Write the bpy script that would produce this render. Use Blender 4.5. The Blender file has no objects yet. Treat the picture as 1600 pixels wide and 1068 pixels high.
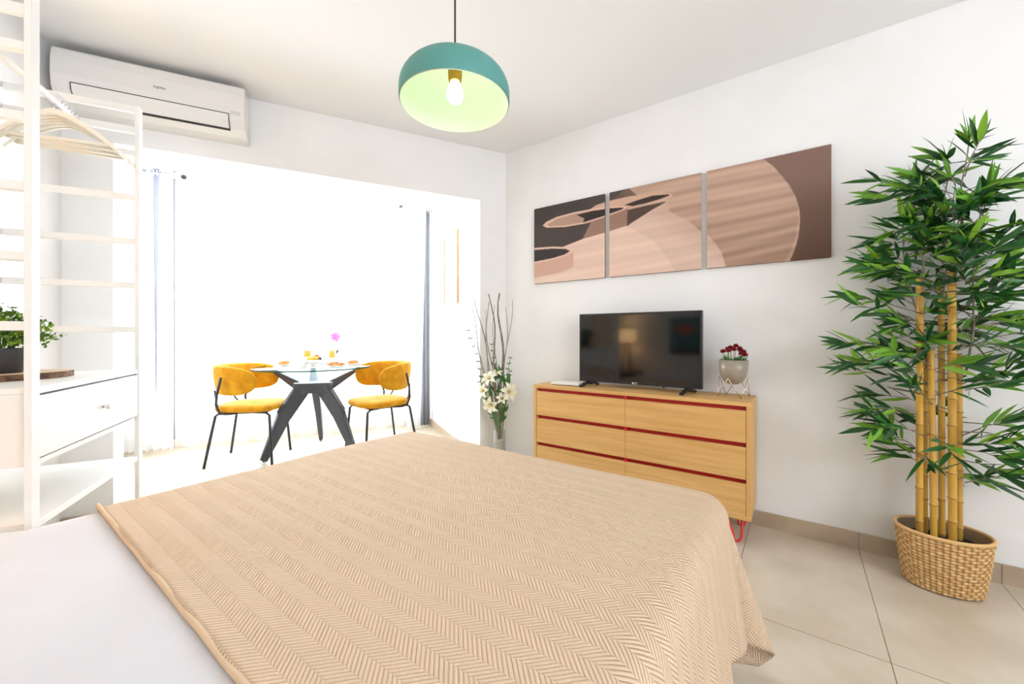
import bpy, bmesh, math, random
import numpy as np
from mathutils import Vector, Matrix
R = math.radians
PI = math.pi
sc = bpy.context.scene
C = sc.collection

# ------------------------------------------------------------ camera, sky, lights, exposure
CAM_H = 1.04
cam = bpy.data.cameras.new('camera'); cam_o = bpy.data.objects.new('camera', cam); C.objects.link(cam_o)
cam.sensor_width = 36; cam.lens = 36*620/1600; cam.shift_y = -0.00625; cam.clip_start = 0.02
cam_o.location = (0, 0, CAM_H); cam_o.rotation_euler = (R(90), 0, R(-25.5))
sc.camera = cam_o
sc.view_settings.view_transform = 'Standard'; sc.view_settings.look = 'None'
sc.view_settings.gamma = 1.0; sc.view_settings.exposure = 0.33
try: sc.view_settings.use_curve_mapping = False
except Exception: pass
world = bpy.data.worlds.new('World'); sc.world = world; world.use_nodes = True
wb = world.node_tree.nodes['Background']
wb.inputs[0].default_value = (0.84, 0.89, 1.0, 1); wb.inputs[1].default_value = 4.5

def area(name, loc, target, sx, sy, power, col=(1, 1, 1)):
    l = bpy.data.lights.new(name, 'AREA'); l.shape = 'RECTANGLE'; l.size = sx; l.size_y = sy
    l.energy = power; l.color = col
    o = bpy.data.objects.new(name, l); C.objects.link(o); o.location = loc
    o.rotation_euler = (Vector(target)-Vector(loc)).to_track_quat('-Z', 'Y').to_euler()
    return o
# right-wall frame: u runs along the right wall away from the corner, v into the room
CX, CY = 1.328, 2.903
UD = (0.4818, -0.8763); VD = (-0.8763, -0.4818)
ROT = math.atan2(UD[1], UD[0])
def W(u, v, z=0.0): return (CX+u*UD[0]+v*VD[0], CY+u*UD[1]+v*VD[1], z)
def P(px, fwd, z=0.0):
    r = (px-800)/620*fwd
    return (fwd*.4305+r*.9026, fwd*.9026-r*.4305, z)
# daylight at the bay window, and an added fill light at the near end
area('bay_daylight', (-0.15, 4.98, 1.5), (-0.15, 0, 1.2), 2.5, 2.3, 180, (0.91, 0.95, 1.0))
area('added_fill_light', W(5.2, 2.3, 1.75), W(0, 2.4, 1.5), 2.0, 1.3, 50, (0.87, 0.91, 1.0))

# ------------------------------------------------------------ materials
def srgb(r, g, b):
    f = lambda c: (c/255/12.92) if c/255 <= .04045 else ((c/255+.055)/1.055)**2.4
    return (f(r), f(g), f(b), 1)
def mat(name, col, rough=.5, metal=0, spec=.5, emis=None, est=0, trans=0, alpha=None):
    m = bpy.data.materials.new(name); m.use_nodes = True
    b = m.node_tree.nodes['Principled BSDF']
    b.inputs['Base Color'].default_value = col; b.inputs['Roughness'].default_value = rough
    b.inputs['Metallic'].default_value = metal; b.inputs['Specular IOR Level'].default_value = spec
    if emis: b.inputs['Emission Color'].default_value = emis; b.inputs['Emission Strength'].default_value = est
    if trans: b.inputs['Transmission Weight'].default_value = trans
    return m
def nd(m, t, **k):
    n = m.node_tree.nodes.new(t)
    for a, v in k.items(): setattr(n, a, v)
    return n
def lk(m, a, b): m.node_tree.links.new(a, b)
def bsdf(m): return m.node_tree.nodes['Principled BSDF']
def noise_col(m, c1, c2, scale=(5, 5, 5), detail=4, rough=.5, lo=.35, hi=.65, bump=0, coord='Object', dist=.01):
    tc = nd(m, 'ShaderNodeTexCoord'); mp = nd(m, 'ShaderNodeMapping'); mp.inputs['Scale'].default_value = scale
    no = nd(m, 'ShaderNodeTexNoise'); no.inputs['Scale'].default_value = 1; no.inputs['Detail'].default_value = detail
    no.inputs['Roughness'].default_value = rough
    cr = nd(m, 'ShaderNodeValToRGB'); cr.color_ramp.elements[0].position = lo; cr.color_ramp.elements[1].position = hi
    cr.color_ramp.elements[0].color = c1; cr.color_ramp.elements[1].color = c2
    lk(m, tc.outputs[coord], mp.inputs[0]); lk(m, mp.outputs[0], no.inputs['Vector'])
    lk(m, no.outputs['Fac'], cr.inputs[0]); lk(m, cr.outputs[0], bsdf(m).inputs['Base Color'])
    if bump:
        bp = nd(m, 'ShaderNodeBump'); bp.inputs['Strength'].default_value = bump; bp.inputs['Distance'].default_value = dist
        lk(m, no.outputs['Fac'], bp.inputs['Height']); lk(m, bp.outputs[0], bsdf(m).inputs['Normal'])
    return m
M = {}
M['wall'] = noise_col(mat('wall_paint', srgb(238, 236, 232), .85, spec=.2), srgb(240, 239, 236), srgb(244, 243, 241), (3, 3, 3))
M['ceiling'] = mat('ceiling_paint', srgb(246, 246, 245), .9, spec=.1)
M['white_lacquer'] = mat('white_lacquer', srgb(240, 239, 234), .35)
M['white_plastic'] = mat('white_plastic', srgb(232, 229, 224), .3)
M['dark_slot'] = mat('dark_slot', srgb(40, 38, 36), .6)
M['grey_print'] = mat('grey_print', srgb(120, 118, 116), .6)
M['black_metal'] = mat('black_metal', srgb(38, 38, 42), .4, spec=.5)
M['table_metal'] = mat('table_metal', srgb(66, 68, 76), .38, spec=.5)
M['chrome'] = mat('chrome', (.8, .8, .82, 1), .12, 1)
M['copper_wire'] = mat('copper_wire', srgb(215, 190, 165), .25, 1)
M['velvet'] = noise_col(mat('mustard_velvet', srgb(222, 160, 10), .75, spec=.2), srgb(184, 122, 8), srgb(208, 148, 20), (14, 14, 14), 5)
bsdf(M['velvet']).inputs['Sheen Weight'].default_value = .35
bsdf(M['velvet']).inputs['Sheen Tint'].default_value = srgb(255, 215, 110)
M['teal'] = mat('teal_enamel', srgb(86, 152, 144), .5)
M['shade_inside'] = mat('shade_inside', srgb(214, 236, 208), .6)
M['brass'] = mat('brass', srgb(176, 132, 58), .35, 1)
M['bulb'] = mat('bulb_glow', (1, 1, 1, 1), .4, emis=(1, .95, .78, 1), est=12)
M['black_cord'] = mat('black_cord', srgb(35, 33, 32), .6)
M['red'] = mat('red_lacquer', srgb(196, 30, 24), .45)
M['hairpin_red'] = mat('red_steel', srgb(226, 52, 50), .4)
M['tv_black'] = mat('tv_black', srgb(26, 26, 25), .35)
M['tv_screen'] = mat('tv_screen', (.004, .004, .004, 1), .07, spec=.55)
M['white_print'] = mat('white_print', srgb(235, 235, 235), .5)
M['taupe_pot'] = mat('taupe_ceramic', srgb(156, 146, 128), .3, spec=.5)
M['red_petal'] = noise_col(mat('red_petal', srgb(150, 12, 30), .6), srgb(110, 8, 22), srgb(178, 22, 42), (60, 60, 60))
M['green_stem'] = mat('green_stem', srgb(80, 130, 60), .55)
M['sheet'] = noise_col(mat('white_cotton', srgb(220, 220, 224), .85, spec=.2), srgb(217, 217, 221), srgb(223, 223, 227), (4, 4, 4), bump=.25, dist=.02)
M['bed_base'] = mat('bed_base_fabric', srgb(190, 180, 168), .9)
M['slice_wood'] = mat('slice_wood', srgb(214, 186, 150), .6)
M['bark'] = noise_col(mat('bark', srgb(110, 84, 62), .9), srgb(80, 58, 42), srgb(140, 108, 82), (60, 60, 60), bump=.5)
M['dark_pot'] = mat('dark_grey_pot', srgb(62, 62, 66), .6)
M['soil'] = noise_col(mat('soil', srgb(30, 24, 20), .95), srgb(18, 15, 13), srgb(46, 37, 30), (80, 80, 80), bump=.8)
M['hanger'] = mat('hanger_white_wood', srgb(236, 230, 214), .45)
M['porcelain'] = mat('porcelain', srgb(240, 240, 240), .2)
M['croissant'] = noise_col(mat('croissant', srgb(205, 130, 70), .6), srgb(176, 96, 46), srgb(228, 164, 100), (45, 45, 45))
M['juice'] = mat('orange_juice', srgb(255, 190, 10), .25)
M['apple'] = mat('red_yellow_fruit', srgb(226, 120, 70), .35)
M['banana'] = mat('yellow_fruit', srgb(240, 196, 60), .4)
M['grape'] = mat('dark_grape', srgb(52, 70, 30), .3)
M['orchid'] = mat('orchid_pink', srgb(226, 130, 220), .6)
M['leaf_dark'] = mat('leaf_dark', srgb(60, 110, 50), .5)
M['lily'] = mat('lily_cream', srgb(250, 247, 222), .6)
M['lily_yellow'] = mat('lily_throat', srgb(230, 205, 90), .6)
M['twig'] = noise_col(mat('twig', srgb(120, 108, 92), .8), srgb(104, 92, 78), srgb(160, 148, 130), (50, 50, 50))
M['pebble'] = mat('pebble', srgb(226, 216, 196), .5)
M['window_frame'] = mat('window_frame_white', srgb(240, 240, 240), .4)
M['frame_oak'] = noise_col(mat('frame_oak', srgb(222, 180, 138), .55), srgb(210, 168, 126), srgb(222, 182, 140), (8, 60, 8))
M['paper'] = mat('paper_white', srgb(245, 245, 245), .8)
M['art_teal'] = mat('art_teal', srgb(40, 120, 125), .6)
M['art_orange'] = mat('art_orange', srgb(220, 90, 40), .6)
M['art_dark'] = mat('art_dark', srgb(24, 28, 40), .6)
M['lamp_shade'] = mat('lamp_shade_cream', srgb(240, 205, 150), .8, emis=(1, .62, .28, 1), est=6.0)
M['walnut'] = noise_col(mat('walnut', srgb(110, 80, 55), .5), srgb(95, 66, 44), srgb(126, 92, 64), (4, 40, 40))
M['liner'] = mat('basket_liner', srgb(150, 132, 108), .7)

def glass(name, col, rough=0, ior=1.45):
    m = bpy.data.materials.new(name); m.use_nodes = True; nt = m.node_tree; nt.nodes.clear()
    out = nt.nodes.new('ShaderNodeOutputMaterial'); g = nt.nodes.new('ShaderNodeBsdfGlossy'); t = nt.nodes.new('ShaderNodeBsdfTransparent')
    mx = nt.nodes.new('ShaderNodeMixShader'); fr = nt.nodes.new('ShaderNodeLayerWeight'); fr.inputs[0].default_value = .5
    g.inputs['Roughness'].default_value = .02; t.inputs[0].default_value = col
    pw = nt.nodes.new('ShaderNodeMath'); pw.operation = 'POWER'; pw.inputs[1].default_value = 5
    ma = nt.nodes.new('ShaderNodeMath'); ma.operation = 'MULTIPLY_ADD'; ma.inputs[1].default_value = .9; ma.inputs[2].default_value = .04
    nt.links.new(fr.outputs['Facing'], pw.inputs[0]); nt.links.new(pw.outputs[0], ma.inputs[0]); nt.links.new(ma.outputs[0], mx.inputs[0]); nt.links.new(t.outputs[0], mx.inputs[1]); nt.links.new(g.outputs[0], mx.inputs[2])
    nt.links.new(mx.outputs[0], out.inputs[0]); return m
M['clear_glass'] = glass('clear_glass', (.97, .98, .98, 1))
M['window_glass'] = glass('window_glass', (.98, .99, .99, 1))
M['table_glass'] = glass('table_glass', (.86, .95, .93, 1))
M['glass_edge'] = mat('glass_edge_green', srgb(8, 66, 56), .4, spec=.2)

def cloth_mat(name, col, transl, transp):
    m = bpy.data.materials.new(name); m.use_nodes = True; nt = m.node_tree; nt.nodes.clear()
    out = nt.nodes.new('ShaderNodeOutputMaterial'); d = nt.nodes.new('ShaderNodeBsdfDiffuse'); t = nt.nodes.new('ShaderNodeBsdfTranslucent')
    d.inputs[0].default_value = col; t.inputs[0].default_value = col
    mx = nt.nodes.new('ShaderNodeMixShader'); mx.inputs[0].default_value = transl
    nt.links.new(d.outputs[0], mx.inputs[1]); nt.links.new(t.outputs[0], mx.inputs[2])
    last = mx
    if transp:
        tr = nt.nodes.new('ShaderNodeBsdfTransparent'); m2 = nt.nodes.new('ShaderNodeMixShader'); m2.inputs[0].default_value = transp
        nt.links.new(mx.outputs[0], m2.inputs[1]); nt.links.new(tr.outputs[0], m2.inputs[2]); last = m2
    nt.links.new(last.outputs[0], out.inputs[0]); return m
M['sheer'] = cloth_mat('sheer_voile', (.95, .95, .96, 1), .55, .45)
M['white_drape'] = cloth_mat('white_drape', (.93, .93, .92, 1), .45, 0)
M['grey_drape'] = cloth_mat('grey_drape', srgb(150, 152, 158), .10, 0)
M['navy_drape'] = cloth_mat('navy_drape', srgb(160, 162, 178), .25, 0)

def attr_mat(name, attr='Col', rough=.6, spec=.3, sheen=0):
    m = mat(name, (1, 1, 1, 1), rough, spec=spec)
    a = nd(m, 'ShaderNodeVertexColor'); a.layer_name = attr
    lk(m, a.outputs[0], bsdf(m).inputs['Base Color']); return m
M['print'] = attr_mat('canvas_print', rough=.5)
M['wicker'] = attr_mat('woven_rush', rough=.6)
M['leaf'] = attr_mat('bamboo_leaf', rough=.42, spec=.45)
M['cane'] = attr_mat('bamboo_cane', rough=.4, spec=.4)
M['bush'] = attr_mat('small_leaf', rough=.5)

# oak with horizontal grain
def oak(name, sc3):
    m = noise_col(mat(name, (1, 1, 1, 1), .5, spec=.35), srgb(206, 158, 92), srgb(230, 186, 120), sc3, 6, .6, .3, .7, bump=.06, dist=.003)
    return m
M['oak'] = oak('oak_veneer', (2.2, 30, 42))
M['oak_side'] = oak('oak_side', (30, 30, 3))

# floor tiles (texture coordinates along the right wall)
def floor_mat():
    m = mat('floor_tile', (1, 1, 1, 1), .28, spec=.45)
    tc = nd(m, 'ShaderNodeTexCoord'); mp = nd(m, 'ShaderNodeMapping'); mp.vector_type = 'TEXTURE'
    mp.inputs['Location'].default_value = (CX, CY, 0); mp.inputs['Rotation'].default_value = (0, 0, ROT)
    lk(m, tc.outputs['Object'], mp.inputs[0])
    sp = nd(m, 'ShaderNodeSeparateXYZ'); lk(m, mp.outputs[0], sp.inputs[0])
    def line(out, period, off):
        a = nd(m, 'ShaderNodeMath', operation='SUBTRACT'); lk(m, out, a.inputs[0]); a.inputs[1].default_value = off
        b = nd(m, 'ShaderNodeMath', operation='PINGPONG'); lk(m, a.outputs[0], b.inputs[0]); b.inputs[1].default_value = period/2
        c = nd(m, 'ShaderNodeMath', operation='LESS_THAN'); lk(m, b.outputs[0], c.inputs[0]); c.inputs[1].default_value = .0015
        return c.outputs[0]
    l1 = line(sp.outputs['X'], .455, 2.147-.455*8); l2 = line(sp.outputs['Y'], .905, -.836-.905*8)
    mx = nd(m, 'ShaderNodeMath', operation='MAXIMUM'); lk(m, l1, mx.inputs[0]); lk(m, l2, mx.inputs[1])
    no = nd(m, 'ShaderNodeTexNoise'); no.inputs['Scale'].default_value = 3.2; no.inputs['Detail'].default_value = 6
    lk(m, mp.outputs[0], no.inputs['Vector'])
    cr = nd(m, 'ShaderNodeValToRGB'); cr.color_ramp.elements[0].position = .35; cr.color_ramp.elements[1].position = .68
    cr.color_ramp.elements[0].color = srgb(200, 186, 164); cr.color_ramp.elements[1].color = srgb(220, 208, 188)
    lk(m, no.outputs['Fac'], cr.inputs[0])
    mc = nd(m, 'ShaderNodeMixRGB'); lk(m, mx.outputs[0], mc.inputs[0]); lk(m, cr.outputs[0], mc.inputs[1])
    mc.inputs[2].default_value = srgb(128, 108, 84); lk(m, mc.outputs[0], bsdf(m).inputs['Base Color'])
    return m
M['floor'] = floor_mat()
M['base'] = noise_col(mat('baseboard_tile', (1, 1, 1, 1), .4), srgb(176, 156, 132), srgb(194, 176, 152), (6, 6, 6))

# herringbone weave on UVs in metres
def herring():
    m = mat('herringbone_cotton', (1, 1, 1, 1), .88, spec=.15)
    uv = nd(m, 'ShaderNodeUVMap'); sp = nd(m, 'ShaderNodeSeparateXYZ'); lk(m, uv.outputs[0], sp.inputs[0])
    def mth(op, a, b=None, c=None):
        n = nd(m, 'ShaderNodeMath', operation=op)
        for i, x in enumerate((a, b, c)):
            if x is None: continue
            if isinstance(x, (int, float)): n.inputs[i].default_value = x
            else: lk(m, x, n.inputs[i])
        return n.outputs[0]
    cw, pitch = .031, .0098
    U_, V_ = sp.outputs['X'], sp.outputs['Y']
    tri = mth('PINGPONG', V_, cw)
    col = mth('MODULO', mth('FLOOR', mth('DIVIDE', V_, cw)), 2)
    ph = mth('ADD', mth('DIVIDE', mth('ADD', U_, mth('MULTIPLY', tri, .95)), pitch), mth('MULTIPLY', col, .5))
    rib = mth('ABSOLUTE', mth('SINE', mth('MULTIPLY', ph, PI)))
    edge = mth('PINGPONG', V_, cw/2)      # 0 at column borders
    e2 = mth('MINIMUM', mth('DIVIDE', edge, .004), 1)
    h = mth('MULTIPLY', mth('POWER', rib, .6), mth('ADD', mth('MULTIPLY', e2, .3), .7))
    fine = mth('MULTIPLY', mth('SINE', mth('MULTIPLY', mth('SUBTRACT', U_, V_), 1800)), .06)
    hh = mth('ADD', h, fine)
    cr = nd(m, 'ShaderNodeValToRGB'); cr.color_ramp.elements[0].position = .1; cr.color_ramp.elements[1].position = .75
    cr.color_ramp.elements[0].color = srgb(206, 176, 142); cr.color_ramp.elements[1].color = srgb(229, 203, 174)
    lk(m, hh, cr.inputs[0]); lk(m, cr.outputs[0], bsdf(m).inputs['Base Color'])
    bp = nd(m, 'ShaderNodeBump'); bp.inputs['Strength'].default_value = .9; bp.inputs['Distance'].default_value = .003
    lk(m, hh, bp.inputs['Height']); lk(m, bp.outputs[0], bsdf(m).inputs['Normal'])
    return m
M['herring'] = herring()
M['blanket_hem'] = mat('blanket_hem', srgb(222, 195, 163), .9, spec=.1)

# ------------------------------------------------------------ mesh helpers
def obj(name, bm, m, parent=None, smooth=False):
    me = bpy.data.meshes.new(name); bmesh.ops.recalc_face_normals(bm, faces=bm.faces)
    bm.to_mesh(me); bm.free()
    for k in (m if isinstance(m, (list, tuple)) else [m]): me.materials.append(k)
    if smooth:
        for p in me.polygons: p.use_smooth = True
    o = bpy.data.objects.new(name, me); C.objects.link(o)
    if parent: o.parent = parent
    return o
def tag(o, label, cat, group=None):
    o['label'] = label; o['category'] = cat
    if group: o['group'] = group
    return o
def thing(name, label, cat, loc=(0, 0, 0), rz=0, group=None):
    o = bpy.data.objects.new(name, None); C.objects.link(o); o.location = loc; o.rotation_euler = (0, 0, rz)
    o.empty_display_size = .05
    return tag(o, label, cat, group)
def struct(o): o['kind'] = 'structure'; return o
def dup(root, loc=None, rz=None, label=None, group=None):
    r = root.copy(); C.objects.link(r)
    if loc is not None: r.location = loc
    if rz is not None: r.rotation_euler = (0, 0, rz)
    if label: r['label'] = label
    if group: r['group'] = group
    for ch in list(root.children):
        c = ch.copy(); C.objects.link(c); c.parent = r
        for g in ch.children:
            d = g.copy(); C.objects.link(d); d.parent = c
    return r
def box(bm, x0, x1, y0, y1, z0, z1, bev=0, seg=2, mi=0):
    g = bmesh.ops.create_cube(bm, size=1); vs = g['verts']
    bmesh.ops.scale(bm, vec=(x1-x0, y1-y0, z1-z0), verts=vs)
    bmesh.ops.translate(bm, vec=((x0+x1)/2, (y0+y1)/2, (z0+z1)/2), verts=vs)
    es = list({e for v in vs for e in v.link_edges}); fs = list({f for v in vs for f in v.link_faces})
    for f in fs: f.material_index = mi
    if bev: bmesh.ops.bevel(bm, geom=es, offset=bev, segments=seg, affect='EDGES', profile=.5)
def B(*a, **k):
    bm = bmesh.new(); box(bm, *a, **k); return bm
def tube(bm, pts, r, n=10, caps=True, mi=0):
    pts = [Vector(p) for p in pts]
    rs = r if isinstance(r, (list, tuple)) else [r]*len(pts)
    rings = []; prev = None
    for i, p in enumerate(pts):
        t = (pts[min(i+1, len(pts)-1)]-pts[max(i-1, 0)]).normalized()
        if prev is None:
            a = Vector((0, 0, 1)) if abs(t.z) < .9 else Vector((1, 0, 0)); nx = t.cross(a).normalized()
        else: nx = (prev-t*prev.dot(t)).normalized()
        prev = nx; ny = t.cross(nx)
        rings.append([bm.verts.new(p+(nx*math.cos(2*PI*k/n)+ny*math.sin(2*PI*k/n))*rs[i]) for k in range(n)])
    for a, b in zip(rings, rings[1:]):
        for k in range(n):
            f = bm.faces.new((a[k], a[(k+1) % n], b[(k+1) % n], b[k])); f.material_index = mi; f.smooth = True
    if caps:
        bm.faces.new(rings[0][::-1]).material_index = mi; bm.faces.new(rings[-1]).material_index = mi
def TB(pts, r, n=10):
    bm = bmesh.new(); tube(bm, pts, r, n); return bm
def lathe(prof, n=32, sx=1, sy=1, cx=0, cy=0, bm=None, mi=0):
    bm = bm or bmesh.new(); rings = []
    for (r, z) in prof:
        if r < 1e-6: rings.append([bm.verts.new((cx, cy, z))])
        else: rings.append([bm.verts.new((cx+r*sx*math.cos(2*PI*k/n), cy+r*sy*math.sin(2*PI*k/n), z)) for k in range(n)])
    for a, b in zip(rings, rings[1:]):
        for k in range(n):
            if len(a) == 1 and len(b) == 1: continue
            if len(a) == 1: f = bm.faces.new((a[0], b[(k+1) % n], b[k]))
            elif len(b) == 1: f = bm.faces.new((a[k], a[(k+1) % n], b[0]))
            else: f = bm.faces.new((a[k], a[(k+1) % n], b[(k+1) % n], b[k]))
            f.smooth = True; f.material_index = mi
    return bm
def prism_x(prof, x0, x1, bm=None):
    bm = bm or bmesh.new()
    a = [bm.verts.new((x0, y, z)) for y, z in prof]; b = [bm.verts.new((x1, y, z)) for y, z in prof]
    n = len(prof)
    for i in range(n): bm.faces.new((a[i], a[(i+1) % n], b[(i+1) % n], b[i]))
    bm.faces.new(a[::-1]); bm.faces.new(b); return bm
def beam(bm, p0, p1, w0, t0, w1, t1, up=(0, 0, 1), bev=0):
    """tapered bar from p0 to p1: w across 'side', t along the other normal"""
    p0, p1 = Vector(p0), Vector(p1); d = (p1-p0).normalized(); s = d.cross(Vector(up)).normalized(); q = s.cross(d)
    A = [p0+s*a*w0/2+q*b*t0/2 for a, b in ((-1, -1), (1, -1), (1, 1), (-1, 1))]
    D = [p1+s*a*w1/2+q*b*t1/2 for a, b in ((-1, -1), (1, -1), (1, 1), (-1, 1))]
    va = [bm.verts.new(v) for v in A]; vb = [bm.verts.new(v) for v in D]
    fs = [bm.faces.new(va[::-1]), bm.faces.new(vb)]
    for i in range(4): fs.append(bm.faces.new((va[i], va[(i+1) % 4], vb[(i+1) % 4], vb[i])))
    if bev: bmesh.ops.bevel(bm, geom=list({e for f in fs for e in f.edges}), offset=bev, segments=2, affect='EDGES')
def poly_sheet(bm, pts, mi=0):
    f = bm.faces.new([bm.verts.new(p) for p in pts]); f.material_index = mi; return f
def text(name, body, size, m, parent, loc, rot, ext=.0006):
    cu = bpy.data.curves.new(name, 'FONT'); cu.body = body; cu.size = size; cu.align_x = 'CENTER'; cu.align_y = 'CENTER'; cu.extrude = ext
    tmp = bpy.data.objects.new(name, cu); C.objects.link(tmp); bpy.context.view_layer.update()
    me = bpy.data.meshes.new_from_object(tmp.evaluated_get(bpy.context.evaluated_depsgraph_get()))
    bpy.data.objects.remove(tmp); bpy.data.curves.remove(cu)
    o = bpy.data.objects.new(name, me); C.objects.link(o); me.materials.clear(); me.materials.append(m)
    o.parent = parent; o.location = loc; o.rotation_euler = rot; return o
def vcol(o, cols):
    a = o.data.color_attributes.new('Col', 'FLOAT_COLOR', 'POINT')
    a.data.foreach_set('color', np.asarray(cols, dtype=np.float32).ravel())

# ------------------------------------------------------------ the room
H = 2.5; BH = 2.62; OT = 2.095; OL, OR_ = -1.036, 1.108
struct(obj('floor', B(-3.2, 5.6, -5.4, 5.2, -.1, 0), M['floor']))
# ceiling of the room and higher ceiling of the bay
struct(obj('ceiling', B(-3.2, 5.6, -5.4, 2.95, H, H+.1), M['ceiling']))
struct(obj('ceiling', B(-1.75, 1.4, 3.03, 4.8, BH, BH+.1), M['ceiling']))
bm = bmesh.new()
box(bm, -1.4, OL, 2.903, 3.03, 0, BH+.1); box(bm, OR_, 1.9, 2.903, 3.03, 0, BH+.1); box(bm, OL, OR_, 2.903, 3.03, OT, BH+.1)
struct(obj('wall_back', bm, M['wall']))
def wall_uv(name, u0, u1, v0, v1, z0=0, z1=H, m='wall'):
    o = obj(name, B(u0, u1, -v1, -v0, z0, z1), M[m]); o.location = (CX, CY, 0); o.rotation_euler = (0, 0, ROT); return struct(o)
wall_uv('wall_right', -.06, 4.9, -.12, 0)
wall_uv('wall_headboard', -2.2, 4.9, 3.4, 3.52)
struct(obj('wall_left', B(-1.36, -1.24, 1.9, 2.903, 0, H), M['wall']))
struct(obj('wall_recess', B(-2.6, -1.36, 1.9, 2.02, 0, H), M['wall']))
# near end wall, its opening and frame added to let fill light in
o = bmesh.new()
box(o, 4.9, 5.0, -3.52, -3.3, 0, H); box(o, 4.9, 5.0, -1.25, .12, 0, H); box(o, 4.9, 5.0, -3.3, -1.25, 0, 1.0); box(o, 4.9, 5.0, -3.3, -1.25, 2.4, H)
o = struct(obj('wall_near', o, M['wall'])); o.location = (CX, CY, 0); o.rotation_euler = (0, 0, ROT)
bm = bmesh.new()
for y in (-3.28, -2.27, -1.28): box(bm, 4.92, 4.98, y-.03, y+.03, 1.0, 2.4)
for z in (1.03, 2.37): box(bm, 4.92, 4.98, -3.3, -1.25, z-.03, z+.03)
o = struct(obj('added_fill_window', bm, M['window_frame'])); o.location = (CX, CY, 0); o.rotation_euler = (0, 0, ROT)
# bay
struct(obj('wall_bay_right', B(1.13, 1.25, 3.03, 4.8, 0, BH+.1), M['wall']))
struct(obj('wall_bay_left', B(-1.75, -1.63, 3.03, 4.8, 0, BH+.1), M['wall']))
bm = bmesh.new()
box(bm, -1.63, -1.4, 4.68, 4.8, 0, BH); box(bm, 1.06, 1.13, 4.68, 4.8, 0, BH); box(bm, -1.4, 1.06, 4.68, 4.8, 0, .25); box(bm, -1.4, 1.06, 4.68, 4.8, 2.45, BH)
struct(obj('wall_window', bm, M['wall']))
w1 = bpy.data.objects.new('window_1', None); C.objects.link(w1); w1.location = (0, 4.72, 0); struct(w1)
bm = bmesh.new()
for x in (-1.37, -.17, 1.03): box(bm, x-.03, x+.03, -.03, .03, .25, 2.45)
for z in (.28, 2.42): box(bm, -1.4, 1.06, -.03, .03, z-.03, z+.03)
obj('window_frame', bm, M['window_frame'], w1)
obj('pane', B(-1.34, -.2, -.004, .004, .31, 2.39), M['window_glass'], w1); obj('pane', B(-.14, 1.0, -.004, .004, .31, 2.39), M['window_glass'], w1)
# baseboards
o = wall_uv('baseboard_right', 0, 4.9, 0, .012, 0, .08, 'base')
bm = bmesh.new()
struct(obj('baseboard_back', B(1.13, 1.33, 2.891, 2.903, 0, .08), M['base']))
struct(obj('baseboard_left', B(-1.24, -1.036, 2.891, 2.903, 0, .08), M['base']))
struct(obj('baseboard_bay', B(1.118, 1.13, 3.03, 4.68, 0, .08), M['base']))
struct(obj('baseboard_window', B(-1.63, 1.118, 4.668, 4.68, 0, .08), M['base']))
# grout joints of the right baseboard
bm = bmesh.new()
for k in range(-4, 5):
    u = 2.147+.455*k
    if 0 < u < 4.1: box(bm, u-.001, u+.001, -.0128, -.0119, 0, .08)
o = struct(obj('trim_1', bm, M['grey_print'])); o.location = (CX, CY, 0); o.rotation_euler = (0, 0, ROT)

# ------------------------------------------------------------ bed
U0, U1, VF, BZ = .245, 1.735, 1.165, .55
def drape(name, a0, a1, b0, b1, u0, u1, vf, top, r, m, parent, step, wave, seed=1, vh=None, puff=.0, kill=.015, flare=.10, cf=.07):
    """cloth spread on the bed: a runs across (u), b runs to the foot (decreasing v), hanging over the edges"""
    na = int((a1-a0)/step)+1; nb = int((b1-b0)/step)+1
    bm = bmesh.new(); uvl = bm.loops.layers.uv.new('UVMap'); V = []; UV = []
    rnd = random.Random(seed); ph = [rnd.uniform(0, 6) for _ in range(6)]
    for j in range(nb+1):
        row = []; ruv = []
        b = b0+(b1-b0)*j/nb
        for i in range(na+1):
            a = a0+(a1-a0)*i/na
            ca = min(max(a, u0+r), u1-r); cb = max(b, vf+r)
            if vh is not None: cb = min(cb, vh-r)
            dx, dy = a-ca, b-cb; d = math.hypot(dx, dy)
            if d < 1e-9: x, y, z = a, b, top
            else:
                nx, ny = dx/d, dy/d; arc = r*PI/2
                if d < arc:
                    t = d/r; off = r*math.sin(t); z = top-r*(1-math.cos(t)); hang = 0
                else:
                    hang = d-arc; off = r; z = top-r-hang
                s = a*abs(ny)+b*abs(nx)
                corner = 2*abs(nx*ny)
                if hang > 0:
                    k = hang/.4
                    off += hang*flare + wave*k*(math.sin(s*19+ph[0])+.5*math.sin(s*37+ph[1]))*(1-corner) + corner*k*cf*(1+math.cos((math.atan2(ny, nx))*9+ph[2]))*.6
                x, y = ca+nx*off, cb+ny*off
                z = max(z+hang*.02, kill)
            if puff: z += puff*(math.sin(a*7.3+ph[3])*math.sin(b*5.9+ph[4])+.5*math.sin(a*13+b*11+ph[5])) * (1 if d == 0 else max(0, 1-d/.2))
            row.append(bm.verts.new((x, -y, z))); ruv.append((a, b))
        V.append(row); UV.append(ruv)
    for j in range(nb):
        for i in range(na):
            f = bm.faces.new((V[j][i], V[j][i+1], V[j+1][i+1], V[j+1][i])); f.smooth = True
            for l, (jj, ii) in zip(f.loops, ((j, i), (j, i+1), (j+1, i+1), (j+1, i))): l[uvl].uv = UV[jj][ii]
    o = obj(name, bm, m, parent, True); return o
bed = thing('bed', 'double bed with white cotton cover, foot pointing to the oak dresser', 'bed', (CX, CY, 0), ROT)
bm = bmesh.new(); box(bm, U0+.05, U1-.05, -3.3, -(VF+.05), .06, .28, .02); obj('bed_base', bm, M['bed_base'], bed)
bm = bmesh.new(); box(bm, U0+.03, U1-.03, -3.3, -(VF+.03), .285, .53, .05, 4); obj('mattress', bm, M['sheet'], bed, True)
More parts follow.
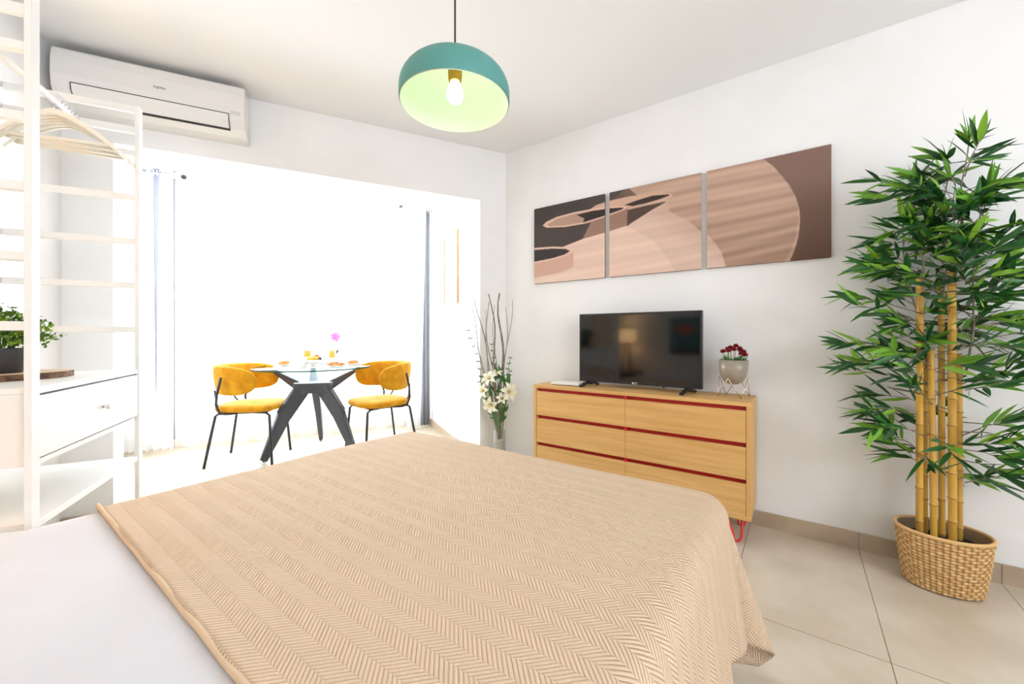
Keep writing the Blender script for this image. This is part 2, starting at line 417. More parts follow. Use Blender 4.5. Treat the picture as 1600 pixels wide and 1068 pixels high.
for x in (U0+.12, U1-.12):
    for y in (-3.2, -(VF+.15)): obj('leg', lathe([(0, 0), (.025, 0), (.03, .06), (0, .06)], 12, cx=x, cy=y), M['black_metal'], bed)
o = drape('bed_cover', U0-.33, U1+.33, VF-.28, 3.63, U0+.008, U1-.008, VF+.008, BZ-.007, .06, M['sheet'], bed, .03, .0, 3, vh=3.33, puff=.001, flare=0, cf=0)
bl = drape('herringbone_blanket', U0-.38, U1+.38, VF-.38, 2.33, U0, U1, VF, BZ, .07, [M['herring'], M['blanket_hem']], None, .0125, .018, 5, puff=.0018, cf=.09)
bl.location = (CX, CY, 0); bl.rotation_euler = (0, 0, ROT)
sd = bl.modifiers.new('thickness', 'SOLIDIFY'); sd.thickness = .006; sd.offset = 1
tag(bl, 'beige herringbone cotton blanket spread over the foot half of the bed', 'blanket')
# rolled hem along the head edge
bm = bmesh.new()
pts = []
for i in range(60):
    a = U0+.02+(U1-U0-.04)*i/59; pts.append((a, -2.330, BZ+.001+.0012*math.sin(a*30)))
tube(bm, pts, .0055, 8)
obj('hem', bm, M['blanket_hem'], bl, True)

# ------------------------------------------------------------ dresser
DU0, DU1, DV, DT, DB = .475, 1.723, .325, .713, .135
dr = thing('dresser', 'low oak dresser with six drawers, red finger gaps and red hairpin legs', 'dresser', (CX, CY, 0), ROT)
t_ = .02
bm = bmesh.new()
box(bm, DU0, DU1, -DV, -.015, DT-t_, DT, .0015, 1); box(bm, DU0, DU1, -DV, -.015, DB, DB+t_, .0015, 1)
obj('carcass', bm, M['oak'], dr)
for x in (DU0, DU1-t_): obj('side_panel', B(x, x+t_, -DV, -.015, DB+t_, DT-t_, bev=.0015, seg=1), M['oak_side'], dr)
bm = bmesh.new()
mid = (DU0+DU1)/2
box(bm, DU0+t_, DU1-t_, -DV+.03, -.02, DB+t_, DT-t_); box(bm, mid-.009, mid+.009, -DV+.004, -DV+.03, DB+t_, DT-t_)
obj('red_interior', bm, M['red'], dr)
rowh = (DT-DB-2*t_)/3
for c in range(2):
    x0 = DU0+t_+.002 if c == 0 else mid+.001; x1 = mid-.001 if c == 0 else DU1-t_-.002
    for r_ in range(3):
        z1 = DT-t_-r_*rowh-.021; z0 = DT-t_-(r_+1)*rowh+.001
        obj('drawer', B(x0, x1, -DV+.001, -DV+.019, z0, z1, bev=.0012, seg=1), M['oak'], dr)
for x in (DU0+.09, DU1-.06):
    for y in (-DV+.05, -.07):
        bm = bmesh.new(); s = 1 if x > 1 else -1
        pts = [(x-.05, y, DB), (x-.02, y, .03)]+[(x-.014+.014*(1-math.cos(q))-.006, y, .016-.011*math.sin(q)) for q in (.3, .8, 1.3, 1.8, 2.3, 2.8)]+[(x+.014, y, .03), (x+.02, y, DB)]
        tube(bm, pts, .0055, 8)
        box(bm, x-.065, x+.035, y-.02, y+.02, DB-.003, DB)
        obj('leg', bm, M['hairpin_red'], dr)

# ------------------------------------------------------------ television
tv = thing('television', 'black flat-screen television on two short feet on the oak dresser', 'television', W(1.11, .165, DT), ROT)
hw = .37; z0, z1 = .03, .467
bm = bmesh.new(); box(bm, -hw, hw, -.018, .02, z0, z1, .003, 2); box(bm, -.26, .26, .02, .05, z0+.03, z1-.14, .01, 2)
obj('casing', bm, M['tv_black'], tv)
obj('screen', B(-hw+.012, hw-.012, -.0195, -.0178, z0+.02, z1-.012), M['tv_screen'], tv)
bm = bmesh.new(); lathe([(0, 0), (.0055, 0), (.0055, .0012), (0, .0012)], 20, bm=bm)
bmesh.ops.rotate(bm, matrix=Matrix.Rotation(PI/2, 3, 'X'), verts=bm.verts); bmesh.ops.translate(bm, vec=(-.014, -.018, z0+.009), verts=bm.verts)
obj('logo_disc', bm, M['white_print'], tv)
text('brand_lettering', 'LG', .014, M['white_print'], tv, (.004, -.0187, z0+.009), (PI/2, 0, 0))
obj('sensor', B(.16, .168, -.012, 0, z0-.008, z0+.001), M['tv_black'], tv)
for x in (-.30, .30):
    bm = bmesh.new()
    beam(bm, (x, 0, z0+.004), (x-.02, -.095, .006), .026, .012, .018, .01)
    beam(bm, (x, 0, z0+.004), (x+.012, .085, .006), .026, .012, .018, .01)
    box(bm, x-.02, x+.02, -.015, .015, .012, z0+.004, .003)
    box(bm, x-.031, x-.009, -.103, -.088, 0, .01, .002); box(bm, x, x+.022, .08, .095, 0, .01, .002)
    obj('foot', bm, M['tv_black'], tv)

# white router
ro = thing('router', 'flat white box lying left of the television on the dresser', 'router', W(.665, .19, DT), ROT+.06)
obj('shell', B(-.10, .10, -.07, .07, .003, .02, bev=.005, seg=3), M['white_plastic'], ro, True)
obj('foot_pad', B(-.09, .09, -.06, .06, 0, .004), M['dark_slot'], ro)

# ------------------------------------------------------------ flower pot on wire stand
fp = thing('planter_stand', 'copper wire stand holding a taupe pot at the right end of the dresser', 'plant stand', W(1.628, .155, DT), ROT)
bm = bmesh.new()
for k in range(4):
    a0 = k*PI/2+.55; a1 = a0+PI/2; am = (a0+a1)/2
    f0 = (.082*math.cos(a0), .082*math.sin(a0), .002); f1 = (.082*math.cos(a1), .082*math.sin(a1), .002)
    tpt = (.071*math.cos(am), .071*math.sin(am), .105)
    tube(bm, [f0, tpt], .0018, 6); tube(bm, [tpt, f1], .0018, 6)
obj('wire_frame', bm, M['copper_wire'], fp)
pt = thing('potted_flowers', 'dark red flowers in a taupe ceramic pot right of the television', 'potted plant', W(1.628, .155, DT+.068), ROT)
obj('pot', lathe([(0, 0), (.022, .002), (.045, .015), (.062, .042), (.068, .075), (.070, .13), (.066, .13), (.064, .08), (.055, .05), (.0, .045)], 40), M['taupe_pot'], pt)
obj('soil', lathe([(.0655, .112), (0, .116)], 24), M['soil'], pt)
rnd = random.Random(4)
bm = bmesh.new()
for k in range(60):
    a = rnd.uniform(0, 2*PI); r = rnd.uniform(.01, .05); l = rnd.uniform(.03, .055)
    p0 = Vector((r*math.cos(a), r*math.sin(a), .114)); d = Vector((math.cos(a)*.5, math.sin(a)*.5, 1)).normalized()
    s = d.cross(Vector((math.cos(a+1), math.sin(a+1), 0))).normalized()*.0035
    poly_sheet(bm, [p0, p0+d*l*.5+s, p0+d*l, p0+d*l*.5-s])
obj('leaves', bm, M['green_stem'], pt)
heads = [(-.05, 0, .165), (-.03, .02, .178), (-.012, -.015, .186), (.01, .01, .195), (.006, -.03, .178), (.03, -.01, .182), (.045, .01, .165), (.055, -.02, .15), (-.02, -.03, .17), (.03, .03, .172), (.04, -.035, .158)]
for (x, y, z) in heads:
    bm = bmesh.new()
    for q in range(11):
        th = q*2.4; el = .2+.11*q
        d = Vector((math.cos(th)*math.cos(el), math.sin(th)*math.cos(el), math.sin(el)))
        s = d.cross(Vector((0, 0, 1))).normalized()*.010; n = d.cross(s).normalized()
        c = Vector((x, y, z))
        poly_sheet(bm, [c, c+d*.009+s, c+d*.021+s*.5, c+d*.022-s*.5, c+d*.009-s])
    f = obj('flower', bm, M['red_petal'], pt)
    obj('stem', TB([(x*.7, y*.7, .114), (x*.9, y*.9, z-.02), (x, y, z)], .0014, 5), M['green_stem'], pt)

# ------------------------------------------------------------ triptych
S_ = .565; ZT = 1.997
POLYS = [  # design of the print, painted back to front
 ('bg', [(0, 0), (1600, 0), (1600, 800), (0, 800)], (66, 58, 54)),
 ('p4bg', [(430, 0), (1600, 0), (1600, 800), (1290, 800), (880, 600), (520, 420), (430, 330), (520, 262)], (140, 112, 98)),
 ('bgr', [(1170, 100), (1600, 0), (1600, 800), (1200, 800)], (132, 104, 92)),
 ('p4', [(520, 268), (700, 225), (900, 180), (1190, 118), (1245, 160), (1285, 205), (1325, 255), (1355, 310), (1374, 370), (1378, 430), (1370, 510), (1350, 580), (1320, 650), (1300, 800), (880, 800), (700, 420)], (190, 158, 138)),
 ('shade3', [(500, 380), (700, 336), (722, 345), (660, 392), (560, 480), (505, 480)], (84, 66, 58)),
 ('p3', [(720, 330), (722, 380), (770, 408), (832, 440), (885, 488), (918, 503), (955, 545), (985, 590), (1010, 670), (1010, 800), (600, 800), (440, 520), (530, 445), (640, 375)], (216, 186, 168)),
 ('rim3', [(318, 380), (360, 352), (430, 330), (520, 310), (620, 298), (715, 293), (740, 298), (738, 312), (700, 330), (620, 352), (520, 376), (430, 395)], (206, 168, 146)),
 ('in3', [(500, 352), (560, 330), (640, 306), (722, 299), (725, 304), (680, 322), (600, 345), (540, 358)], (58, 48, 44)),
 ('p2', [(290, 515), (380, 480), (500, 452), (520, 462), (600, 500), (655, 545), (700, 595), (735, 650), (757, 700), (760, 800), (0, 800), (190, 560), (250, 535)], (226, 195, 176)),
 ('neck2', [(92, 460), (200, 462), (300, 445), (405, 412), (515, 362), (512, 455), (430, 482), (290, 522), (190, 552), (95, 552)], (150, 118, 102)),
 ('nk2d', [(50, 458), (200, 462), (330, 440), (290, 522), (190, 562), (50, 566)], (74, 64, 60)),
 ('rim2', [(90, 455), (110, 436), (160, 412), (250, 388), (340, 372), (430, 361), (500, 358), (516, 364), (500, 376), (405, 412), (300, 446), (200, 463), (110, 466)], (226, 188, 164)),
 ('in2', [(112, 450), (160, 422), (250, 396), (340, 380), (430, 368), (496, 364), (488, 374), (405, 404), (300, 438), (200, 455), (125, 459)], (178, 146, 128)),
 ('in2d', [(260, 402), (340, 382), (430, 369), (496, 365), (488, 374), (405, 404), (292, 440), (300, 420)], (50, 42, 40)),
 ('p1', [(0, 575), (243, 575), (245, 660), (300, 695), (345, 725), (345, 800), (0, 800)], (228, 198, 180)),
 ('neck1', [(0, 600), (246, 580), (244, 662), (180, 690), (50, 715), (0, 720)], (206, 166, 146)),
 ('rim1', [(0, 575), (60, 566), (140, 560), (210, 563), (246, 574), (244, 586), (210, 606), (140, 626), (50, 645), (0, 648)], (226, 190, 168)),
 ('in1', [(0, 584), (60, 576), (140, 570), (205, 572), (228, 582), (200, 600), (140, 618), (50, 636), (0, 640)], (54, 46, 44)),
]
def inpoly(X, Y, poly):
    ins = np.zeros(X.shape, bool); n = len(poly)
    for i in range(n):
        x1, y1 = poly[i]; x2, y2 = poly[(i+1) % n]
        if y1 == y2: continue
        c = ((Y < y1) != (Y < y2)) & (X < (x2-x1)*(Y-y1)/(y2-y1)+x1)
        ins ^= c
    return ins
def print_cols(us, zs):
    vv = 2.543; Uc = us-1.903
    r = .812*Uc+.5835*vv; z = -.5835*Uc+.812*vv
    X = (800+620*r/z-820)*3.2; Y = (524-620*(zs-CAM_H)/z-210)*3.2
    col = np.zeros(X.shape+(3,))
    offs = [(-1.5, 0), (1.5, 0), (0, -1.5), (0, 1.5), (0, 0)]
    for name, poly, rgb in POLYS:
        a = sum(inpoly(X+dx, Y+dy, poly).astype(float) for dx, dy in offs)/len(offs)
        c = np.array(rgb, float)*np.ones(X.shape+(3,))
        if name in ('p4', 'p3', 'p2', 'p4bg', 'p1'):
            st = np.sin((Y+X*.22)*.075+1.6*np.sin(X*.006+Y*.01))+.6*np.sin((Y+X*.2)*.16+2)
            c += st[..., None]*np.array([10, 9, 8])*(1.0 if name in ('p4', 'p4bg') else .45)
        if name == 'p4': c -= np.clip((Y-300)/400, 0, 1)[..., None]*28; c += np.clip(1-np.abs(np.hypot(X-930, Y-400)-448)/14, 0, 1)[..., None]*22
        if name == 'bgr': c -= np.clip((Y-200)/450, 0, 1)[..., None]*40
        if name == 'p4bg': c -= np.clip((620-X)/250, 0, 1)[..., None]*np.array([40, 36, 32])
        if name == 'bg': c += np.clip((520-Y)/250, 0, 1)[..., None]*14*np.clip((X-100)/300, 0, 1)[..., None]
        if name == 'p3': c -= np.clip((X-560-(Y-400)*1.5)/260, 0, 1)[..., None]*24
        col = col*(1-a[..., None])+c*a[..., None]
    c = np.clip(col, 0, 255)/255
    lin = np.where(c <= .04045, c/12.92, ((c+.055)/1.055)**2.4)
    return np.concatenate([lin, np.ones(X.shape+(1,))], -1)
for i, (u0, lab) in enumerate(((.285, 'left canvas print with dark background and small clay jar mouth'), (.8825, 'middle canvas print showing overlapping round clay jars'), (1.478, 'right canvas print filled by one big curved clay jar body'))):
    t = thing('canvas_print', lab+' on the right wall', 'picture', W(u0, .0015), ROT)
    obj('stretcher', B(0, S_-.003, -.0185, 0, ZT-S_, ZT), mat('canvas_edge', srgb(120, 98, 84), .7), t)
    N = 190; bm = bmesh.new(); vs = []; us = np.zeros((N+1, N+1)); zs = np.zeros((N+1, N+1))
    for j in range(N+1):
        for k in range(N+1):
            u = u0+S_*k/N; z = ZT-S_+S_*j/N; us[j, k] = u; zs[j, k] = z
            vs.append(bm.verts.new((u-u0, -.0195, z)))
    for j in range(N):
        for k in range(N):
            a = j*(N+1)+k; bm.faces.new((vs[a], vs[a+1], vs[a+N+2], vs[a+N+1]))
    o = obj('print', bm, M['print'], t); vcol(o, print_cols(us, zs).reshape(-1, 4))

# ------------------------------------------------------------ pendant lamp
plx, ply, _ = P(711, 1.455)
pl = thing('pendant_lamp', 'teal dome pendant lamp with lit bulb hanging from the ceiling', 'lamp', (plx, ply, 1.888))
ro_, hs = .2, .135
def dome(r, h, o=0):
    pr = [(r-.002, 0), (r, .01), (r, .035)]
    for k in range(1, 13):
        a = k*PI/2/12; pr.append((r*(.36+.64*math.cos(a)) if False else (r-.12)+.12*math.cos(a), .035+(h-.035)*math.sin(a)))
    pr.append((0, h+.004)); return pr
obj('shade', lathe(dome(ro_, hs), 64), M['teal'], pl, True)
obj('shade_lining', lathe([(a*.985, b-.003) for a, b in dome(ro_, hs)], 64), M['shade_inside'], pl, True)
obj('socket', lathe([(0, .132), (.024, .132), (.026, .11), (.023, .082), (.018, .08), (0, .082)], 24), M['brass'], pl)
obj('bulb', lathe([(0, .088), (.015, .085), (.02, .068), (.028, .048), (.030, .028), (.024, .012), (.012, .004), (0, .002)], 24), M['bulb'], pl)
obj('cord', TB([(0, 0, hs), (0, 0, H-1.888)], .0035, 8), M['black_cord'], pl)
obj('cap', lathe([(0, hs+.02), (.012, hs+.02), (.014, hs), (0, hs)], 16), M['black_cord'], pl)
obj('ceiling_rose', lathe([(0, H-1.888-.03), (.05, H-1.888-.025), (.055, H-1.888), (0, H-1.888)], 24), M['teal'], pl)

# ------------------------------------------------------------ air conditioner
ac = thing('air_conditioner', 'white wall-mounted air conditioner above the bay opening, at the left', 'air conditioner', (-.80, 2.903, 2.2))
L2 = .395
prof = [(0, 0), (-.10, .0), (-.165, .022), (-.195, .055), (-.205, .12), (-.2, .2), (-.192, .248), (-.175, .262), (0, .262)]
bm = prism_x(prof, -L2, L2); bmesh.ops.bevel(bm, geom=[e for e in bm.edges if abs(e.verts[0].co.x-e.verts[1].co.x) < 1e-6], offset=.003, segments=2, affect='EDGES')
obj('body', bm, M['white_plastic'], ac)
# louvre flap with dark outline
pf = [(-.1665, .0215), (-.196, .054), (-.2015, .085), (-.2045, .085), (-.199, .052), (-.168, .0185)]
bm = prism_x(pf, -L2+.075, L2-.075); obj('louvre', bm, M['white_plastic'], ac)
bm = bmesh.new()
for x in (-L2+.0725, L2-.0725): prism_x([(-.166, .022), (-.1955, .055), (-.203, .087), (-.2055, .087), (-.2, .0535), (-.169, .017)], x-.0014, x+.0014, bm)
prism_x([(-.1995, .0865), (-.206, .0865), (-.206, .0885), (-.1995, .0885)], -L2+.072, L2-.072, bm)
prism_x([(-.155, .012), (-.16, .011), (-.1695, .0185), (-.167, .0225)], -L2+.072, L2-.072, bm)
obj('outlet_gap', bm, M['dark_slot'], ac)
text('brand_lettering', 'FUJITSU', .015, M['grey_print'], ac, (.02, -.2055, .150), (PI/2-.04, 0, 0))
bm = bmesh.new()
for k in range(4):
    box(bm, L2-.062+k*.012, L2-.054+k*.012, -.2057, -.2046, .1, .1025); box(bm, L2-.062+k*.012, L2-.056+k*.012, -.2054, -.2042, .089, .0915)
obj('indicator_marks', bm, M['grey_print'], ac)

# ------------------------------------------------------------ open wardrobe (ladder rack)
XF, XB, YA, YB = -.745, -1.17, 1.603, 2.326
rk = thing('open_wardrobe', 'white open wardrobe of two ladder frames with a drawer unit between', 'wardrobe')
WL = M['white_lacquer']
PW = .038
for (x, y) in ((XF, YA), (XF, YB), (XB, YA), (XB, YB)):
    obj('post', B(x-.008, x+.008, y-PW/2, y+PW/2, 0, 2.06, bev=.002, seg=2), WL, rk)
for y in (YA, YB):
    for k in range(8):
        z = 2.047-.196*k if k else 2.047
        if z < .92: continue
        obj('rung', B(XB+.008, XF-.008, y-.013, y+.013, z-.013, z+.013, bev=.003, seg=2), WL, rk)
    obj('rung', B(XB+.008, XF-.008, y-.013, y+.013, .12, .146, bev=.003, seg=2), WL, rk)
xm = -.945
obj('clothes_rail', TB([(xm, YA, 1.955), (xm, YB, 1.955)], .0125, 16), M['white_lacquer'], rk)
for y in (YA, YB): obj('rail_crosspiece', B(XB+.008, XF-.008, y-.010, y+.010, 1.94, 1.97, bev=.002), WL, rk)
obj('top_panel', B(XB-.01, XF+.004, YA+.019, YB-.019, .872, .89, bev=.002, seg=1), WL, rk)
bm = bmesh.new(); box(bm, XB, XF-.012, YA+.019, YA+.034, .68, .872); box(bm, XB, XF-.012, YB-.034, YB-.019, .68, .872); box(bm, XB, XB+.012, YA+.034, YB-.034, .68, .872); box(bm, XB, XF-.004, YA+.019, YB-.019, .664, .68)
obj('drawer_case', bm, WL, rk)
d = obj('drawer', B(XF-.012, XF+.004, YA+.021, YB-.021, .686, .8655, bev=.002, seg=1), WL, rk)
bm = lathe([(0, 0), (.006, 0), (.006, .008), (.011, .012), (.011, .018), (0, .02)], 20)
bmesh.ops.rotate(bm, matrix=Matrix.Rotation(PI/2, 3, 'Y'), verts=bm.verts); bmesh.ops.translate(bm, vec=(XF+.004, (YA+YB)/2+.03, .775), verts=bm.verts)
obj('knob', bm, M['chrome'], d)
obj('dark_reveal', B(XF-.02, XF-.001, YA+.019, YB-.019, .8655, .872), M['dark_slot'], rk)
obj('shelf', B(XB, XF+.004, YA+.019, YB-.019, .485, .505, bev=.002, seg=1), WL, rk)
obj('shelf', B(XB, XF+.004, YA+.019, YB-.019, .15, .17, bev=.002, seg=1), WL, rk)

# hangers
def hanger_mesh(parent):
    n = 22; bm = bmesh.new(); L = .195
    # shoulders: flat curved bar
    for s in (-1, 1):
        top = []; bot = []
        for i in range(n+1):
            t = i/n; x = s*L*t; zc = -.02-.105*t**1.5-.02*t*t; w = .022*(1-.25*t); y = .014*t*t
            top.append((x, y, zc+w/2)); bot.append((x, y, zc-w/2))
        for th in (0,):
            A = [bm.verts.new((p[0], p[1]-.006, p[2])) for p in top]; Bb = [bm.verts.new((p[0], p[1]-.006, p[2])) for p in bot]
            A2 = [bm.verts.new((p[0], p[1]+.006, p[2])) for p in top]; B2 = [bm.verts.new((p[0], p[1]+.006, p[2])) for p in bot]
            for i in range(n):
                bm.faces.new((A[i], A[i+1], Bb[i+1], Bb[i])); bm.faces.new((A2[i+1], A2[i], B2[i], B2[i+1]))
                bm.faces.new((A[i+1], A[i], A2[i], A2[i+1])); bm.faces.new((Bb[i], Bb[i+1], B2[i+1], B2[i]))
            bm.faces.new((A[n], A2[n], B2[n], Bb[n])); bm.faces.new((A[0], Bb[0], B2[0], A2[0]))
    obj('shoulders', bm, M['hanger'], parent)
    obj('crossbar', TB([(-.165, .01, -.118), (.165, .01, -.118)], .006, 10), M['hanger'], parent)
    pts = [(0, 0, -.015), (0, 0, .02)]
    for k in range(9):
        a = -PI/2+k*PI*1.25/8; pts.append((.0175*math.cos(a), 0, .036+.0175*math.sin(a)))
    obj('hook', TB(pts, .0022, 8), M['chrome'], parent)
hy = [2.165, 2.19, 2.213, 2.236, 2.26, 2.285]
hl = ['nearest the bed of the row', 'second from the bed in the row', 'third from the bed in the row', 'fourth from the bed in the row', 'fifth from the bed in the row', 'farthest from the bed in the row']
h0 = None
for i, y in enumerate(hy):
    lab = 'white wooden clothes hanger on the wardrobe rail, '+hl[i]
    rz = (-.10, .05, -.04, .10, -.05, .04)[i]
    if h0 is None:
        h0 = thing('clothes_hanger', lab, 'hanger', (xm, y, 1.9325), rz, 'white hangers on the wardrobe rail'); hanger_mesh(h0)
    else: dup(h0, (xm, y, 1.9325), rz, lab)

# wood slice and bush on the drawer unit
sl = thing('wood_slice', 'round wood slice with bark under the leafy plant on the white drawer unit', 'wood slice', (-.985, 2.0, .89))
rnd = random.Random(9); bm = bmesh.new(); n = 48
rr = [.145+.006*math.sin(3*q*2*PI/n)+rnd.uniform(-.002, .002) for q in range(n)]
a = [bm.verts.new((rr[q]*math.cos(2*PI*q/n), rr[q]*math.sin(2*PI*q/n), 0)) for q in range(n)]; b = [bm.verts.new((v.co.x, v.co.y, .022)) for v in a]
for q in range(n): bm.faces.new((a[q], a[(q+1) % n], b[(q+1) % n], b[q]))
obj('bark', bm, M['bark'], sl)
bm = bmesh.new(); poly_sheet(bm, [(rr[q]*math.cos(2*PI*q/n), rr[q]*math.sin(2*PI*q/n), .022) for q in range(n)]); poly_sheet(bm, [(rr[q]*math.cos(2*PI*q/n), rr[q]*math.sin(2*PI*q/n), .0) for q in range(n)])
obj('face_grain', bm, M['slice_wood'], sl)
bs = thing('potted_plant', 'small-leaved green plant in a dark grey pot on the wood slice', 'potted plant', (-.995, 1.97, .912))
obj('pot', lathe([(0, 0), (.052, 0), (.068, .08), (.07, .085), (.064, .085), (.06, .07), (0, .07)], 32), M['dark_pot'], bs)
bm = bmesh.new(); cols = []
rnd = random.Random(12)
stems = bmesh.new()
for s in range(42):
    a = rnd.uniform(0, 2*PI); el = rnd.uniform(-.15, 1.35); ln = rnd.uniform(.09, .135)
    d = Vector((math.cos(a)*math.cos(el), math.sin(a)*math.cos(el), math.sin(el)))
    c = Vector((0, 0, .10)); tip = c+d*ln*Vector((1.1, 1.1, .85)).length/1.8
    if s < 30: tube(stems, [(d.x*.02, d.y*.02, .07), c+d*.05, tip], .0015, 4)
    for k in range(24):
        t = rnd.uniform(.45, 1.05); p = c+(tip-c)*t+Vector([rnd.gauss(0, .011) for _ in range(3)])
        n_ = Vector([rnd.gauss(0, 1) for _ in range(3)]).normalized(); x = n_.orthogonal().normalized(); y = n_.cross(x)
        r = rnd.uniform(.006, .010)
        poly_sheet(bm, [p+x*r*math.cos(q*PI/3)+y*r*.75*math.sin(q*PI/3)+n_*(.002 if q % 3 == 0 else 0) for q in range(6)])
        g = rnd.random(); cc = srgb(50+90*g, 88+84*g, 18+35*g); cols += [cc]*6
o = obj('foliage', bm, M['bush'], bs); vcol(o, cols); o['kind'] = 'stuff'
obj('stems', stems, M['green_stem'], bs)

# ------------------------------------------------------------ bamboo in oval basket
BU, BV = 2.392, .188
bk = thing('basket', 'oval woven rush basket on the tiled floor holding the bamboo', 'basket', W(BU, BV), ROT)
HB = .235
def oval(a, th): return (a*math.cos(th), a*math.sin(th))
bm = bmesh.new(); cols = []; na, nz = 320, 84; rows = []
nst = 44; npass = 18
rnd = random.Random(2)
stv = [[rnd.random() for _ in range(npass+1)] for _ in range(nst+1)]
for j in range(nz+1):
    t = j/nz; row = []
    for i in range(na):
        th = 2*PI*i/na
        A = .112+(.141-.112)*t**.8; Bm = .082+(.115-.082)*t**.8
        ps = th/(2*PI)*nst; pr = t*npass
        k = int(pr); strand = abs(math.sin(PI*pr))**.6
        over = math.sin(PI*(ps+(k % 2)))
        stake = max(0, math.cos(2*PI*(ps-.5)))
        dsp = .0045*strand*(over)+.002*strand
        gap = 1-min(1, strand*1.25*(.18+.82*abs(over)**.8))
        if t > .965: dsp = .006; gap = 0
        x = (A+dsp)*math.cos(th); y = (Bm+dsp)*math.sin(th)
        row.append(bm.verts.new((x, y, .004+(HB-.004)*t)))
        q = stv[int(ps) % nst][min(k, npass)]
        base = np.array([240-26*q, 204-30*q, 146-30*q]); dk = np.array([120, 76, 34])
        c = base*(1-gap*.8)+dk*gap*.8  # shade between the strands painted in as dark brown
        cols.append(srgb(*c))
    rows.append(row)
for a, b in zip(rows, rows[1:]):
    for i in range(na):
        f = bm.faces.new((a[i], a[(i+1) % na], b[(i+1) % na], b[i])); f.smooth = True
bm.faces.new(rows[0])
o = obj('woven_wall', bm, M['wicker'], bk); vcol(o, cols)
bm = bmesh.new(); n = 96; rim = [(.142*math.cos(2*PI*q/n), .116*math.sin(2*PI*q/n), HB) for q in range(n+1)]
tube(bm, rim, .0065, 10, caps=False); o = obj('rim', bm, M['wicker'], bk); vcol(o, [srgb(222+10*((i//60) % 2), 184, 124) for i in range(len(o.data.vertices))])
bm = bmesh.new(); lo = [bm.verts.new((.107*math.cos(2*PI*q/n), .078*math.sin(2*PI*q/n), .02)) for q in range(n)]; hi = [bm.verts.new((.136*math.cos(2*PI*q/n), .110*math.sin(2*PI*q/n), HB)) for q in range(n)]
for q in range(n): bm.faces.new((lo[q], lo[(q+1) % n], hi[(q+1) % n], hi[q]))
obj('liner', bm, M['liner'], bk, True)
bb = thing('bamboo_plant', 'tall artificial bamboo with yellow canes standing in the woven basket', 'plant', W(BU, BV), ROT)
bm = bmesh.new(); tops = []
obj('soil', lathe([(0, .02), (.104, .02), (.128, .19), (0, .196)], 48, 1, .78), M['soil'], bb)
canes = [(-.068, -.007, 1.285, .0118), (-.042, .053, .965, .0108), (-.025, -.007, .985, .0112), (.010, .053, 1.235, .0110), (.028, -.007, 1.30, .0132), (.059, .053, .965, .0122)]
rnd = random.Random(5)
for (x, y, top, r) in canes:
    bm = bmesh.new(); cols = []; zz = .185; rings = []; n = 14
    lean = (rnd.uniform(-.01, .01), rnd.uniform(-.01, .01))
    seg = rnd.uniform(.09, .15); zlist = [(.15, r, 0)]; z = .18+rnd.uniform(0, .08)
    while z < top-.02:
        zlist += [(z-.006, r, 0), (z-.003, r*1.12, 0), (z, r*1.2, 1), (z+.003, r*1.1, 0), (z+.006, r, 0)]
        z += seg*rnd.uniform(.85, 1.1)
    zlist += [(top-.008, r, 0), (top, r*1.08, 1)]
    for (z, rr_, dk) in zlist:
        k = (z-.18)/(top-.18); k2 = k*k
        rings.append([bm.verts.new((x+lean[0]*k+rr_*math.cos(2*PI*q/n), y+lean[1]*k+rr_*math.sin(2*PI*q/n), z)) for q in range(n)])
        g = rnd.uniform(-8, 8)
        cols += [srgb(140, 96, 38) if dk else srgb(206+g, 160+g, 68)]*n
    for a, b in zip(rings, rings[1:]):
        for q in range(n): bm.faces.new((a[q], a[(q+1) % n], b[(q+1) % n], b[q])).smooth = True
    bm.faces.new(rings[-1]); o = obj('cane', bm, M['cane'], bb); vcol(o, cols)
# leaves
LB = bmesh.new(); lcol = []; TW = bmesh.new()
def leaf(p, d, ln, w, up, col):
    d = d.normalized(); s = d.cross(up)
    if s.length < 1e-3: s = d.cross(Vector((1, 0, 0)))
    s.normalize(); n = s.cross(d).normalized()
    ts = (0, .12, .35, .65, .88, 1); ws = (.12, .62, 1, .78, .32, .02)
    droop = rnd.uniform(.02, .16)*ln
    L, Cn, Rr = [], [], []
    for t, ww in zip(ts, ws):
        c = p+d*ln*t-Vector((0, 0, 1))*droop*t*t
        if c.y > .150: c.y = .150-(c.y-.150)*.2
        L.append(LB.verts.new(c-s*w*ww/2+n*w*.16*ww)); Cn.append(LB.verts.new(c)); Rr.append(LB.verts.new(c+s*w*ww/2+n*w*.16*ww))
    for i in range(5):
        LB.faces.new((L[i], L[i+1], Cn[i+1], Cn[i])).smooth = True; LB.faces.new((Cn[i], Cn[i+1], Rr[i+1], Rr[i])).smooth = True
    lcol.extend([col]*18)
def lcolour(light):
    g = rnd.random()
    if light: return srgb(92+44*g, 150+34*g, 36+18*g)
    return srgb(20+26*g, 68+38*g, 26+14*g)
